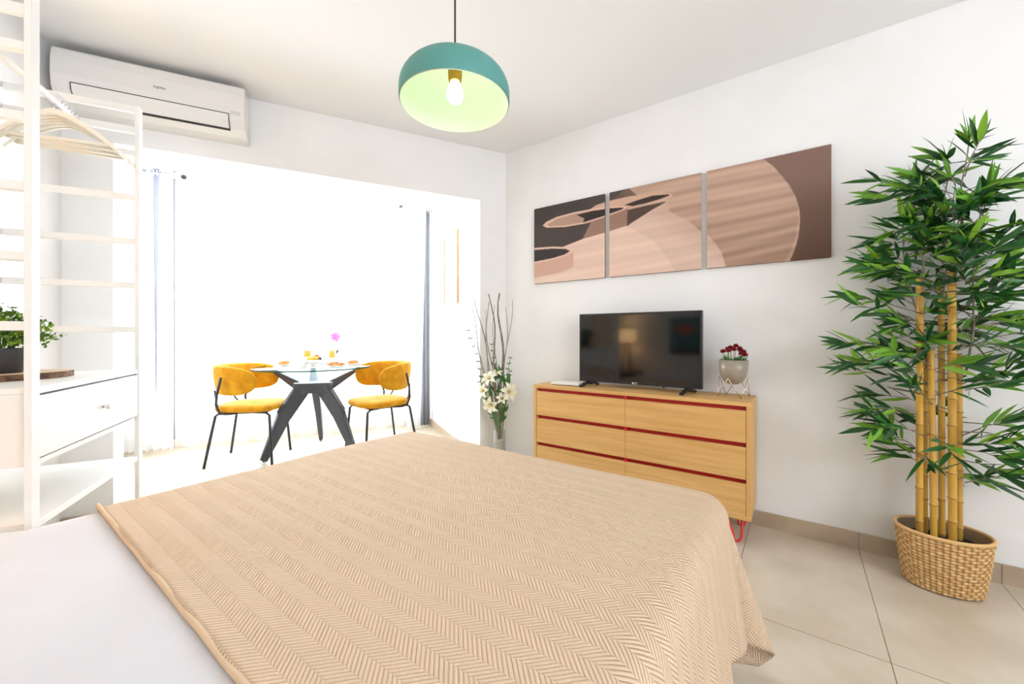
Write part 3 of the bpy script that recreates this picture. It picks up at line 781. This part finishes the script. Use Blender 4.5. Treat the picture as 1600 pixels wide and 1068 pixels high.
def branch(p0, az, el, ln, nl, lr=.3):
    d = Vector((math.cos(az)*math.cos(el), math.sin(az)*math.cos(el), math.sin(el)))
    p1 = p0+d*ln*.55+Vector((0, 0, .01)); p2 = p0+d*ln+Vector((0, 0, -.01*rnd.random()))
    if p2.y > .12: p2.y = .12
    if p1.y > .11: p1.y = .11
    tube(TW, [p0, p1, p2], [.0022, .0017, .001], 5)
    dd = (p2-p1).normalized()
    for k in range(nl):
        t = .35+.65*(k/(nl-1))
        p = p1+(p2-p1)*(t-.35)/.65 if t > .5 else p0+(p1-p0)*(t+.4)
        a2 = az+rnd.uniform(-1.15, 1.15)*(1.1-.4*t); e2 = el*.5+rnd.uniform(-.6, .75)
        ld = Vector((math.cos(a2)*math.cos(e2), math.sin(a2)*math.cos(e2), math.sin(e2)))
        lnn = rnd.uniform(.085, .15)
        q = p+ld*lnn
        leaf(p, ld, lnn, rnd.uniform(.015, .024), Vector((rnd.gauss(.1, .8), rnd.gauss(-.6, .7), rnd.gauss(.5, .6))), lcolour(rnd.random() < lr))
# main twigs rising above the canes
mains = [(-.06, -.03, 1.25, -.10, -.02, 1.66), (.006, .03, 1.2, .02, .02, 1.73), (.052, -.01, 1.27, .06, -.02, 1.77), (.052, -.01, 1.27, .02, -.05, 1.64), (-.04, .02, .9, -.12, .03, 1.5), (.07, .01, .9, .11, .0, 1.55)]
for (x, y, z, x1, y1, z1) in mains:
    pts = [Vector((x+(x1-x)*t, y+(y1-y)*t, z+(z1-z)*t))+Vector((.01*math.sin(t*7), 0, 0)) for t in (0, .25, .5, .75, 1)]
    tube(TW, pts, [.004, .0035, .003, .0025, .0015], 6)
    n = int((z1-z)/.034)
    for k in range(n):
        t = .15+.85*k/n; p = Vector((x+(x1-x)*t, y+(y1-y)*t, z+(z1-z)*t))
        branch(p, rnd.uniform(0, 2*PI), rnd.uniform(.05, .8), rnd.uniform(.06, .16), rnd.randint(6, 9), .32)
    branch(pts[-1], rnd.uniform(0, 2*PI), 1.2, .05, 8, .6)
# branches on the canes
for k in range(54):
    z = .44+.86*((k+.5)/54)+rnd.uniform(-.02, .02)
    c = rnd.choice(canes)
    if z > c[2]-.02: c = canes[rnd.choice([0, 3, 4])]
    side = rnd.random()
    az = rnd.choice([PI, 0])+rnd.gauss(0, .75)
    ln = (.10+.15*min(1, max(0, (z-.36)/.4)))*rnd.uniform(.55, 1.25)
    branch(Vector((c[0], c[1], z)), az, rnd.uniform(-.15, .65), ln, rnd.randint(7, 10), .28 if z < 1.1 else .35)
for (az, z, ln, el) in ((PI+.1, 1.13, .26, .35), (PI-.2, .98, .27, .1), (PI+.3, .86, .25, .3), (.1, 1.05, .3, .35), (-.2, .82, .3, .35), (-.1, .62, .26, .4), (.2, .95, .32, .3), (-.3, .45, .22, .45), (.0, 1.25, .27, .45), (PI, 1.3, .2, .4), (PI+.5, .62, .17, .3)):
    branch(Vector((0.06*math.cos(az), -.02, z)), az, el, ln, 13, .45)
o = obj('foliage', LB, M['leaf'], bb); vcol(o, lcol); o['kind'] = 'stuff'
obj('twigs', TW, M['twig'], bb)

# ------------------------------------------------------------ vase with branches
vs_ = thing('floor_vase', 'slim clear glass vase filled with pale pebbles on the floor by the corner', 'vase', W(.10, .215))
obj('glass_body', lathe([(0, 0), (.042, 0), (.044, .01), (.044, .335), (.041, .335), (.041, .012), (0, .012)], 32), M['clear_glass'], vs_)
rnd = random.Random(7); bm = bmesh.new()
for k in range(240):
    a = rnd.uniform(0, 2*PI); r = .034*math.sqrt(rnd.random()); z = rnd.uniform(.02, .27)
    m4 = Matrix.Translation((r*math.cos(a), r*math.sin(a), z)) @ Matrix.Diagonal((.0065, .0058, .005, 1))
    bmesh.ops.create_icosphere(bm, subdivisions=1, radius=1, matrix=m4)
o = obj('pebbles', bm, M['pebble'], vs_, True); o['kind'] = 'stuff'
br = thing('branch_bouquet', 'curly grey twigs with cream lilies standing in the tall glass vase', 'flowers', W(.10, .215, .27))
RGT = Vector((.9026, -.4305, 0))
def wig(x0, x1, z1, amp, ph, n=14, y0=0):
    pts = []
    for i in range(n+1):
        t = i/n; x = x0+(x1-x0)*t+amp*math.sin(t*9+ph)*t; pts.append(RGT*x+Vector((0, y0*t, z1*t)))
    return pts
for (x1, z1, amp, ph, r, y0) in ((-.235, 1.065, .02, 0, .0035, 0), (-.16, 1.06, .022, 2, .0045, .03), (-.075, 1.08, .025, 1, .0065, -.02), (.03, 1.09, .035, 3, .0085, .02), (.09, 1.04, .02, 0, .003, 0), (-.03, 1.0, .02, 4, .0025, .03), (-.13, .96, .02, 5, .0025, -.03), (-.20, .9, .015, 3, .002, .03), (.06, .98, .022, 1, .003, 0), (-.10, 1.02, .03, 4.5, .004, 0), (.02, .85, .02, 2.2, .0025, -.02)):
    pts = wig(0, x1, z1, amp, ph, y0=y0)
    obj('twig', TB(pts, [1.5*r*(1-.6*i/14) for i in range(15)], 6), M['twig'], br)
lb = bmesh.new()
for (x1, z1, ph) in ((-.23, .80, 1), (-.14, .42, 2), (.09, .6, 3), (.05, .35, 2), (-.06, .7, 0), (-.02, .3, 1), (.07, .5, 5)):
    pts = wig(0, x1, z1, .012, ph); tube(lb, pts, .0016, 5)
    for k in range(5, 15):
        p = pts[min(k, 14)]
        for s in (-1, 1):
            d = (RGT*s+Vector((0, rnd.uniform(-.5, .5), .8))).normalized(); q = d.cross(Vector((0, 1, 0))).normalized()*.006; l = rnd.uniform(.015, .03)
            poly_sheet(lb, [p, p+d*l*.5+q, p+d*l, p+d*l*.5-q])
for k in range(44):
    a = rnd.uniform(0, 2*PI); x = rnd.uniform(-.06, .07); z = rnd.uniform(.08, .5); p = RGT*x*(z/.3)+Vector((0, rnd.uniform(-.03, .03), z))
    d = (RGT*rnd.uniform(-.7, .7)+Vector((0, rnd.uniform(-.4, .4), 1))).normalized(); q = d.cross(Vector((0, 1, 0))).normalized()*.012; l = rnd.uniform(.06, .12)
    poly_sheet(lb, [p, p+d*l*.5+q, p+d*l, p+d*l*.5-q])
for k in range(9):
    x = rnd.uniform(-.03, .04); tube(lb, [(x*.5*RGT.x, x*.5*RGT.y, .0), (x*RGT.x, x*RGT.y, .2), (x*1.6*RGT.x, x*1.6*RGT.y, .4)], .0028, 5)
obj('greenery', lb, M['leaf_dark'], br)
def lily(c, d, s=.055):
    bm = bmesh.new(); d = Vector(d).normalized(); x = d.orthogonal().normalized(); y = d.cross(x); c = Vector(c)
    for k in range(6):
        a = k*PI/3; o_ = x*math.cos(a)+y*math.sin(a); t = x*-math.sin(a)+y*math.cos(a)
        p = [c, c+d*s*.5+o_*s*.25, c+d*s*.8+o_*s*.7, c+d*s*.5+o_*s*1.12]; w = (.004, .24*s, .27*s, .02*s)
        L = [bm.verts.new(q-t*v) for q, v in zip(p, w)]; Rr = [bm.verts.new(q+t*v) for q, v in zip(p, w)]
        for i in range(3): bm.faces.new((L[i], L[i+1], Rr[i+1], Rr[i])).smooth = True
    f = obj('lily', bm, M['lily'], br)
    bm = bmesh.new()
    for k in range(6):
        a = k*PI/3+.3; o_ = x*math.cos(a)+y*math.sin(a); tube(bm, [c+d*s*.2, c+d*s*.8+o_*s*.18], .0015, 4)
    obj('stamens', bm, M['lily_yellow'], f)
fc = -Vector((.43, .9, 0))
for (x, z, d, s) in ((-.075, .44, fc+RGT*-.4+Vector((0, 0, .8)), .06), (.045, .35, fc+RGT*.6+Vector((0, 0, .3)), .07), (-.11, .36, fc+RGT*-1+Vector((0, 0, .2)), .055), (-.06, .27, fc+RGT*-.5+Vector((0, 0, -.3)), .065), (-.03, .47, Vector((0, 0, 1))+fc*.4, .05), (.01, .3, fc+Vector((0, 0, .5)), .045)):
    lily(RGT*x+Vector((0, -.03, z)), d, s)

# ------------------------------------------------------------ bay: framed print, curtains
fr = thing('framed_print', 'small oak-framed print on the side wall of the bay', 'picture', (1.13, 3.73, 1.68))
hy_, hz = .22, .342; w = .022
bm = bmesh.new()
for a in ((-.02, 0, -hy_, -hy_+w, -hz, hz), (-.02, 0, hy_-w, hy_, -hz, hz), (-.02, 0, -hy_+w, hy_-w, -hz, -hz+w), (-.02, 0, -hy_+w, hy_-w, hz-w, hz)): box(bm, *a)
obj('frame', bm, M['frame_oak'], fr)
obj('mat_board', B(-.008, -.002, -hy_+w, hy_-w, -hz+w, hz-w), M['paper'], fr)
bm = bmesh.new(); box(bm, -.0092, -.008, -.03, .03, .09, .15); box(bm, -.0092, -.008, -.04, .04, .06, .07)
obj('drawing', bm, mat('faint_pink', srgb(228, 206, 200), .8), fr)

def curtain(name, x0, x1, y, z0, z1, folds, amp, m, label, parent_rings=True, taper=0, amp2=None):
    t = thing(name, label, 'curtain', (0, y, 0))
    n = max(24, int(folds*14)); rows = 26; bm = bmesh.new(); V = []
    for j in range(rows+1):
        q = j/rows; row = []
        for i in range(n+1):
            s = i/n; xx = x0+(x1-x0)*s
            xx += taper*(1-q)*(s-.5)*2
            a = amp*(.55+.45*(1-q))
            yy = a*math.sin(s*folds*2*PI)+.15*a*math.sin(s*folds*5.1+q*4)
            row.append(bm.verts.new((xx, yy, z0+(z1-z0)*q)))
        V.append(row)
    for j in range(rows):
        for i in range(n): bm.faces.new((V[j][i], V[j][i+1], V[j+1][i+1], V[j+1][i])).smooth = True
    obj('fabric', bm, m, t)
    nr = int(folds*2)
    for k in range(nr):
        s = (k+.5)/nr; xx = x0+(x1-x0)*s
        b2 = bmesh.new(); ring = [(xx+.004*math.cos(a)*0, .026*math.cos(a), z1-.045+.026*math.sin(a)) for a in [q*2*PI/16 for q in range(17)]]
        tube(b2, ring, .0045, 6, caps=False); obj('eyelet', b2, M['chrome'], t)
    return t
YC = 4.52
curtain('sheer_curtain', -1.20, .97, YC, .03, 2.53, 12, .022, M['sheer'], 'wide translucent white sheer curtain across the bay window')
curtain('white_curtain', -1.60, -1.205, YC-.0, .03, 2.53, 7, .028, M['white_drape'], 'narrow white curtain gathered at the left end of the bay window', taper=.0)
curtain('white_curtain', .77, 1.05, YC-.075, .02, 2.50, 4, .022, M['white_drape'], 'narrow white curtain gathered at the right side of the bay window, behind the right chair', taper=-.065)
c3 = curtain('grey_curtain', .99, 1.112, YC+.0, .02, 2.50, 3, .02, M['grey_drape'], 'grey blackout curtain gathered in the right corner of the bay', taper=.0)
curtain('navy_curtain', -1.335, -1.29, YC-.055, .55, 2.50, 1, .012, M['navy_drape'], 'blue curtain edge peeking out at the left end of the bay window', taper=-.018)
curtain('dark_curtain', -1.196, -1.178, YC-.055, .12, 2.5, 1, .008, M['grey_drape'], 'thin dark curtain edge beside the sheer curtain, left of the dining set', taper=-.003)
for (nm, y, z, x0, x1, lab) in (('curtain_rod', YC, 2.485, -1.46, 1.10, 'long chrome curtain rod carrying the sheer curtain in the bay'), ('curtain_rod', YC-.055, 2.455, -1.40, -1.12, 'short chrome rod with dark round end at the upper left of the bay'), ('curtain_rod', YC-.055, 2.455, .78, 1.12, 'short chrome rod with dark round end at the upper right of the bay')):
    t = thing(nm, lab, 'curtain rod', (0, y, z))
    obj('pole', TB([(x0, 0, 0), (x1, 0, 0)], .010, 12), M['chrome'], t)
    if y < YC:
        e = x1 if x1 < 0 else x0
        o = obj('finial', lathe([(0, -.022), (.016, -.016), (.022, 0), (.016, .016), (0, .022)], 16, cx=e), M['black_metal'], t)
        for x in ((x0+.04, x1-.04)):
            obj('bracket', B(x-.008, x+.008, -.008, .008, 0, BH-z), M['chrome'], t)
    else:
        for x in (-1.44, -.16, 1.09): obj('bracket', B(x-.008, x+.008, -.008, .008, 0, BH-z), M['chrome'], t)

# ------------------------------------------------------------ dining table
TX, TY, TZ = -.07, 3.96, .765
tb = thing('dining_table', 'round glass dining table on a dark grey faceted base in the bay', 'table', (TX, TY, 0))
RT = .475
bm = lathe([(0, TZ), (RT-.002, TZ), (RT-.002, TZ-.012), (0, TZ-.012)], 96); obj('glass_top', bm, M['table_glass'], tb)
bm = lathe([(RT-.004, TZ-.0002), (RT, TZ-.001), (RT, TZ-.011), (RT-.004, TZ-.0118)], 96); obj('glass_rim', bm, M['glass_edge'], tb)
TM = M['table_metal']
hz_ = .585
def pol(r, a, z): return Vector((r*math.cos(R(a)), r*math.sin(R(a)), z))
LEG = (82, 205, 322); ARM = (14, 149, 92)
for a in LEG:
    bm = bmesh.new()
    beam(bm, pol(.10, a, .575), pol(.255, a, .36), .065, .12, .055, .12, bev=.006)
    beam(bm, pol(.238, a, .385), pol(.405, a, .018), .055, .11, .032, .055, bev=.005)
    l = obj('leg', bm, TM, tb)
    obj('foot_disc', lathe([(0, 0), (.02, 0), (.02, .008), (.008, .01), (.006, .03), (0, .03)], 20, cx=pol(.405, a, 0).x, cy=pol(.405, a, 0).y), M['chrome'], l)
for a in ARM:
    bm = bmesh.new()
    beam(bm, pol(.12, a, .585), pol(.395, a, .728), .085, .085, .04, .024, bev=.005)
    l = obj('arm', bm, TM, tb)
    obj('glass_pad', lathe([(0, .72), (.018, .72), (.018, TZ-.0121), (0, TZ-.0121)], 20, cx=pol(.375, a, 0).x, cy=pol(.375, a, 0).y), M['chrome'], l)
bm = bmesh.new()
hp = [pol(r, a, .625) for r, a in ((.19, 14), (.12, 55), (.14, 92), (.19, 149), (.17, 205), (.10, 262), (.17, 322))]
lp = [pol(r, a, .535) for r, a in ((.15, 14), (.10, 55), (.12, 92), (.15, 149), (.19, 205), (.09, 262), (.19, 322))]
t0 = [bm.verts.new(p) for p in hp]; b0 = [bm.verts.new(p) for p in lp]
bm.faces.new(t0); bm.faces.new(b0[::-1])
for i in range(7): bm.faces.new((t0[i], t0[(i+1) % 7], b0[(i+1) % 7], b0[i]))
obj('hub', bm, TM, tb)

# ------------------------------------------------------------ chairs
def make_chair(label):
    t = thing('dining_chair', label, 'chair', group=None)
    # seat
    bm = bmesh.new(); n = 48; rings = []
    prof = [(0, .475), (.55, .482), (.85, .480), (.96, .470), (1, .452), (.97, .432), (.85, .424), (0, .424)]
    for (s, z) in prof:
        if s == 0: rings.append([bm.verts.new((0, 0, z))]); continue
        ring = []
        for k in range(n):
            a = 2*PI*k/n; c, s_ = math.cos(a), math.sin(a); e = 2/3.2
            x = .245*abs(c)**e*(1 if c > 0 else -1); y = .235*abs(s_)**e*(1 if s_ > 0 else -1)
            y *= 1+.10*x/.24
            dip = -.008*(1-s*s)
            ring.append(bm.verts.new((x*s+.01, y*s, z+(dip if z > .45 else 0))))
        rings.append(ring)
    for a, b in zip(rings, rings[1:]):
        for k in range(n):
            if len(a) == 1: f = bm.faces.new((a[0], b[(k+1) % n], b[k]))
            elif len(b) == 1: f = bm.faces.new((a[k], a[(k+1) % n], b[0]))
            else: f = bm.faces.new((a[k], a[(k+1) % n], b[(k+1) % n], b[k]))
            f.smooth = True
    obj('seat', bm, M['velvet'], t)
    # wrap-around backrest
    bm = bmesh.new(); NA, NS = 56, 16; rings = []
    amax = R(112)
    for i in range(NA+1):
        q = -1+2*i/NA; ang = PI+q*amax
        ee = max(0.0, 1-abs(q)**6)**.42        # rounded ends
        hgt = (.118+.0*(1-abs(q)))*max(ee, .04); zc = .685-.012*abs(q)**2
        th = .028*max(ee, .15)**.6
        rad = .262
        ring = []
        for k in range(NS):
            b = 2*PI*k/NS; cc, ss = math.cos(b), math.sin(b)
            ex = .55
            dz = hgt*abs(ss)**ex*(1 if ss > 0 else -1); dr_ = th*abs(cc)**.8*(1 if cc > 0 else -1)
            rr = rad+dr_+dz*.12
            ring.append(bm.verts.new((rr*math.cos(ang)*1.0+.035, rr*math.sin(ang)*.98, zc+dz)))
        rings.append(ring)
    for a, b in zip(rings, rings[1:]):
        for k in range(NS): bm.faces.new((a[k], a[(k+1) % NS], b[(k+1) % NS], b[k])).smooth = True
    bm.faces.new(rings[0]); bm.faces.new(rings[-1])
    obj('backrest', bm, M['velvet'], t)
    for s in (-1, 1):
        obj('leg', TB([(-.10, s*.17, .418), (-.165, s*.18, .416), (-.185, s*.183, .40), (-.25, s*.215, 0)], .0105, 10), M['black_metal'], t)
        obj('leg', TB([(.10, s*.17, .418), (.175, s*.18, .416), (.205, s*.186, .395), (.235, s*.215, 0)], .0105, 10), M['black_metal'], t)
        obj('back_support', TB([(-.02, s*.19, .42), (-.10, s*.215, .418), (-.135, s*.232, .435), (-.15, s*.25, .50), (-.125, s*.282, .6), (-.10, s*.281, .715)], .0095, 10), M['black_metal'], t)
        obj('back_support', TB([(-.12, s*.20, .42), (-.15, s*.19, .43), (-.19, s*.155, .50), (-.215, s*.13, .60)], .0075, 8), M['black_metal'], t)
    obj('seat_frame', B(-.17, .18, -.17, .17, .409, .426, bev=.004), M['black_metal'], t)
    return t
ch = make_chair('mustard velvet dining chair left of the glass table')
ch.location = (-.545, 3.985, 0); ch.rotation_euler = (0, 0, R(-14))
dup(ch, (.475, 3.745, 0), R(198), 'mustard velvet dining chair right of the glass table')

# ------------------------------------------------------------ breakfast
def on(px, fwd, z=TZ): return P(px, fwd, z)
plm = [(0, 0), (.055, 0), (.06, .004), (.09, .014), (.094, .016), (.09, .018), (.058, .007), (0, .006)]
def croissant(loc, rz, s, label):
    t = thing('croissant', label, 'croissant', loc, rz)
    bm = bmesh.new(); pts = []; rs = []
    for i in range(29):
        q = -1+2*i/28; a = q*1.25
        pts.append((.055*s*math.sin(a), .045*s*(1-math.cos(a)), .024*s)); rs.append(max(.004, .025*s*(1-abs(q)**1.7)*(1+.10*math.cos(q*22))))
    tube(bm, pts, rs, 12); bmesh.ops.scale(bm, vec=(1, 1, .95), verts=bm.verts)
    obj('crust', bm, M['croissant'], t, True); return t
plate_at = [(448, 3.58, 'white plate with a croissant at the left side of the glass table'), (527, 3.44, 'white plate with a croissant at the front right of the glass table'), (552, 3.66, 'white plate with a croissant at the far right of the glass table')]
p0 = None
for (px, fw, lab) in plate_at:
    if p0 is None: p0 = tag(obj('plate', lathe(plm, 48), M['porcelain']), lab, 'plate'); p0.location = on(px, fw); q = p0
    else: q = p0.copy(); C.objects.link(q); q['label'] = lab; q.location = on(px, fw)
for (px, fw, rz, lab) in ((445, 3.57, .4, 'croissant on the left plate, tips towards the chair'), (522, 3.43, -.2, 'big croissant on the front right plate'), (534, 3.47, .5, 'smaller croissant leaning right on the front right plate'), (552, 3.66, .1, 'croissant on the far right plate')):
    x, y, z = on(px, fw, TZ+.0065); croissant((x, y, z), rz, 1.0 if px != 534 else .75, lab)
mg = thing('mug', 'tall white mug left of the fruit bowl on the glass table', 'mug', on(472, 3.37))
obj('body', lathe([(0, 0), (.034, 0), (.037, .01), (.038, .092), (.035, .092), (.033, .012), (0, .01)], 32), M['porcelain'], mg)
obj('handle', TB([(-.036, 0, .075), (-.056, -.0, .07), (-.062, 0, .05), (-.054, 0, .03), (-.036, 0, .022)], .005, 8), M['porcelain'], mg)
bw = thing('fruit_bowl', 'white footed bowl of fruit at the front middle of the glass table', 'bowl', on(490, 3.42))
obj('bowl', lathe([(0, 0), (.03, 0), (.026, .008), (.018, .02), (.03, .026), (.062, .045), (.072, .068), (.069, .068), (.058, .047), (0, .03)], 40), M['porcelain'], bw)
bx, by, bz = on(490, 3.42)
def sph(name, mtl, loc, r, label, cat, sc_=(1, 1, 1), grp=None):
    bm = bmesh.new(); bmesh.ops.create_uvsphere(bm, u_segments=20, v_segments=12, radius=r); bmesh.ops.scale(bm, vec=sc_, verts=bm.verts)
    o = obj(name, bm, mtl, None, True); o.location = loc; tag(o, label, cat, grp); return o
sph('apple', M['apple'], (bx+.02, by+.01, bz+.085), .032, 'reddish apple on top of the fruit bowl', 'apple')
sph('apricot', M['banana'], (bx-.035, by+.005, bz+.07), .024, 'small yellow apricot at the left of the fruit bowl', 'fruit')
g0 = None
for k in range(9):
    loc = (bx+.045+.012*math.cos(k*2.3), by-.03+.012*math.sin(k*2.3), bz+.070+.006*(k % 3))
    if g0 is None: g0 = sph('grape', M['grape'], loc, .0085, 'dark green grape at the right side of the fruit bowl', 'grape', grp='dark grapes in the fruit bowl')
    else: q = g0.copy(); C.objects.link(q); q.location = loc
b = thing('banana', 'yellow banana lying across the front of the fruit bowl', 'banana', (bx, by-.035, bz+.072))
bm = bmesh.new(); tube(bm, [(-.05+.0125*i, 0, .012*math.sin(i*PI/8)) for i in range(9)], [.004, .009, .012, .0135, .014, .0135, .012, .009, .004], 10); obj('peel', bm, M['banana'], b)
def juice(px, fw, lab, r=.034, h=.145):
    t = thing('juice_glass', lab, 'glass', on(px, fw))
    obj('tumbler', lathe([(0, 0), (r*.8, 0), (r, h), (r-.002, h), (r*.8-.002, .008), (0, .008)], 28), M['clear_glass'], t)
    obj('juice', lathe([(0, .009), (r*.8-.003, .009), (r-.004, h-.012), (0, h-.012)], 28), M['juice'], t); return t
juice(480, 3.66, 'wide glass of orange juice behind the tall white mug', .045, .15)
juice(519, 3.72, 'glass of orange juice behind the low white cup', .035, .15)
cp = thing('cup', 'low white cup right of the fruit bowl on the glass table', 'cup', on(514, 3.52))
obj('body', lathe([(0, 0), (.032, 0), (.038, .01), (.048, .075), (.045, .075), (.035, .012), (0, .01)], 32), M['porcelain'], cp)
obj('handle', TB([(-.044, 0, .06), (-.064, -.0, .055), (-.066, 0, .038), (-.056, 0, .022), (-.038, 0, .02)], .0045, 8), M['porcelain'], cp)
oc = thing('orchid', 'pink orchid in a white pot at the back of the glass table', 'orchid', on(523, 3.86))
obj('pot', lathe([(0, 0), (.035, 0), (.045, .08), (.041, .08), (.03, .01), (0, .06)], 28), M['porcelain'], oc)
obj('stem', TB([(0, 0, .07), (-.012, 0, .16), (-.01, 0, .25), (.01, 0, .30)], .0022, 6), M['green_stem'], oc)
rnd = random.Random(3)
for (dx, dz, s) in ((-.02, .275, .03), (.012, .285, .034), (.03, .26, .03), (.0, .25, .032), (.02, .232, .026), (-.03, .25, .018), (-.075, .24, .012), (.055, .20, .009), (.045, .275, .014), (.06, .225, .008), (.035, .205, .01)):
    bm = bmesh.new(); c = RGT*dx+Vector((0, rnd.uniform(-.02, .02), dz))
    for k in range(5):
        a = k*2*PI/5+.3; o_ = RGT*math.cos(a)+Vector((0, 0, math.sin(a))); tt = RGT*-math.sin(a)+Vector((0, 0, math.cos(a)))
        poly_sheet(bm, [c, c+o_*s*.5+tt*s*.35+Vector((0, -.004, 0)), c+o_*s, c+o_*s*.5-tt*s*.35+Vector((0, -.004, 0))])
    obj('blossom', bm, M['orchid'], oc)
for (a, l) in ((.1, .13), (2.8, .11), (-.5, .09)):
    bm = bmesh.new(); d = RGT*math.cos(a)+Vector((-RGT.y, RGT.x, 0))*math.sin(a); t_2 = Vector((0, 0, 1)).cross(d)
    ps = [Vector((0, 0, .075)), d*l*.4+Vector((0, 0, .125)), d*l*.75+Vector((0, 0, .14)), d*l+Vector((0, 0, .135))]; ww = (.006, .018, .015, .001)
    L = [bm.verts.new(p-t_2*w) for p, w in zip(ps, ww)]; Rr = [bm.verts.new(p+t_2*w) for p, w in zip(ps, ww)]
    for i in range(3): bm.faces.new((L[i], L[i+1], Rr[i+1], Rr[i])).smooth = True
    obj('leaf', bm, M['leaf_dark'], oc)

# ------------------------------------------------------------ behind the camera: what the television mirrors
ns = thing('nightstand', 'small walnut nightstand left of the bed against the headboard wall', 'nightstand', W(.0, 3.2), ROT)
obj('body', B(-.17, .17, -.17, .17, .25, .55, bev=.004), M['walnut'], ns)
for x in (-.14, .14):
    for y in (-.14, .14): obj('leg', B(x-.012, x+.012, y-.012, y+.012, 0, .25), M['walnut'], ns)
bl_ = thing('bedside_lamp', 'lit bedside lamp with cream drum shade and wooden legs', 'lamp', W(.0, 3.2, .55), ROT)
obj('lamp_shade', lathe([(.11, .4), (.11, .58), (.108, .58), (.108, .4)], 40), M['lamp_shade'], bl_)
for k in range(3):
    a = k*2*PI/3+.4; obj('leg', TB([(.085*math.cos(a), .085*math.sin(a), .006), (.02*math.cos(a), .02*math.sin(a), .42)], .009, 8), M['walnut'], bl_)
obj('ring', lathe([(0, .41), (.03, .41), (.03, .425), (0, .425)], 20), M['walnut'], bl_)
pt_l = bpy.data.lights.new('bedside_bulb', 'POINT'); pt_l.energy = 9; pt_l.color = (1, .66, .36); pt_l.shadow_soft_size = .05
po = bpy.data.objects.new('bedside_bulb', pt_l); C.objects.link(po); po.location = W(.0, 3.2, 1.04)
ar = thing('abstract_painting', 'teal abstract painting with orange shapes above the bed', 'picture', W(.85, 3.372, 1.04), ROT)
obj('canvas', B(-.33, .33, 0, .025, -.24, .24), M['art_teal'], ar)
def blob(cx_, cz, rx, rz_, m, seed):
    bm = bmesh.new(); q = random.Random(seed); n = 28; ph = q.uniform(0, 6)
    poly_sheet(bm, [(cx_+rx*(1+.15*math.sin(3*2*PI*k/n+ph))*math.cos(2*PI*k/n), .0262, cz+rz_*(1+.12*math.cos(2*2*PI*k/n+ph))*math.sin(2*PI*k/n)) for k in range(n)])
    obj('painted_shape', bm, m, ar)
blob(-.14, .08, .13, .06, M['art_orange'], 1); blob(.2, -.1, .1, .08, M['art_orange'], 2)
obj('painted_band', B(-.33, .1, .0255, .0265, -.24, -.15), M['art_dark'], ar)
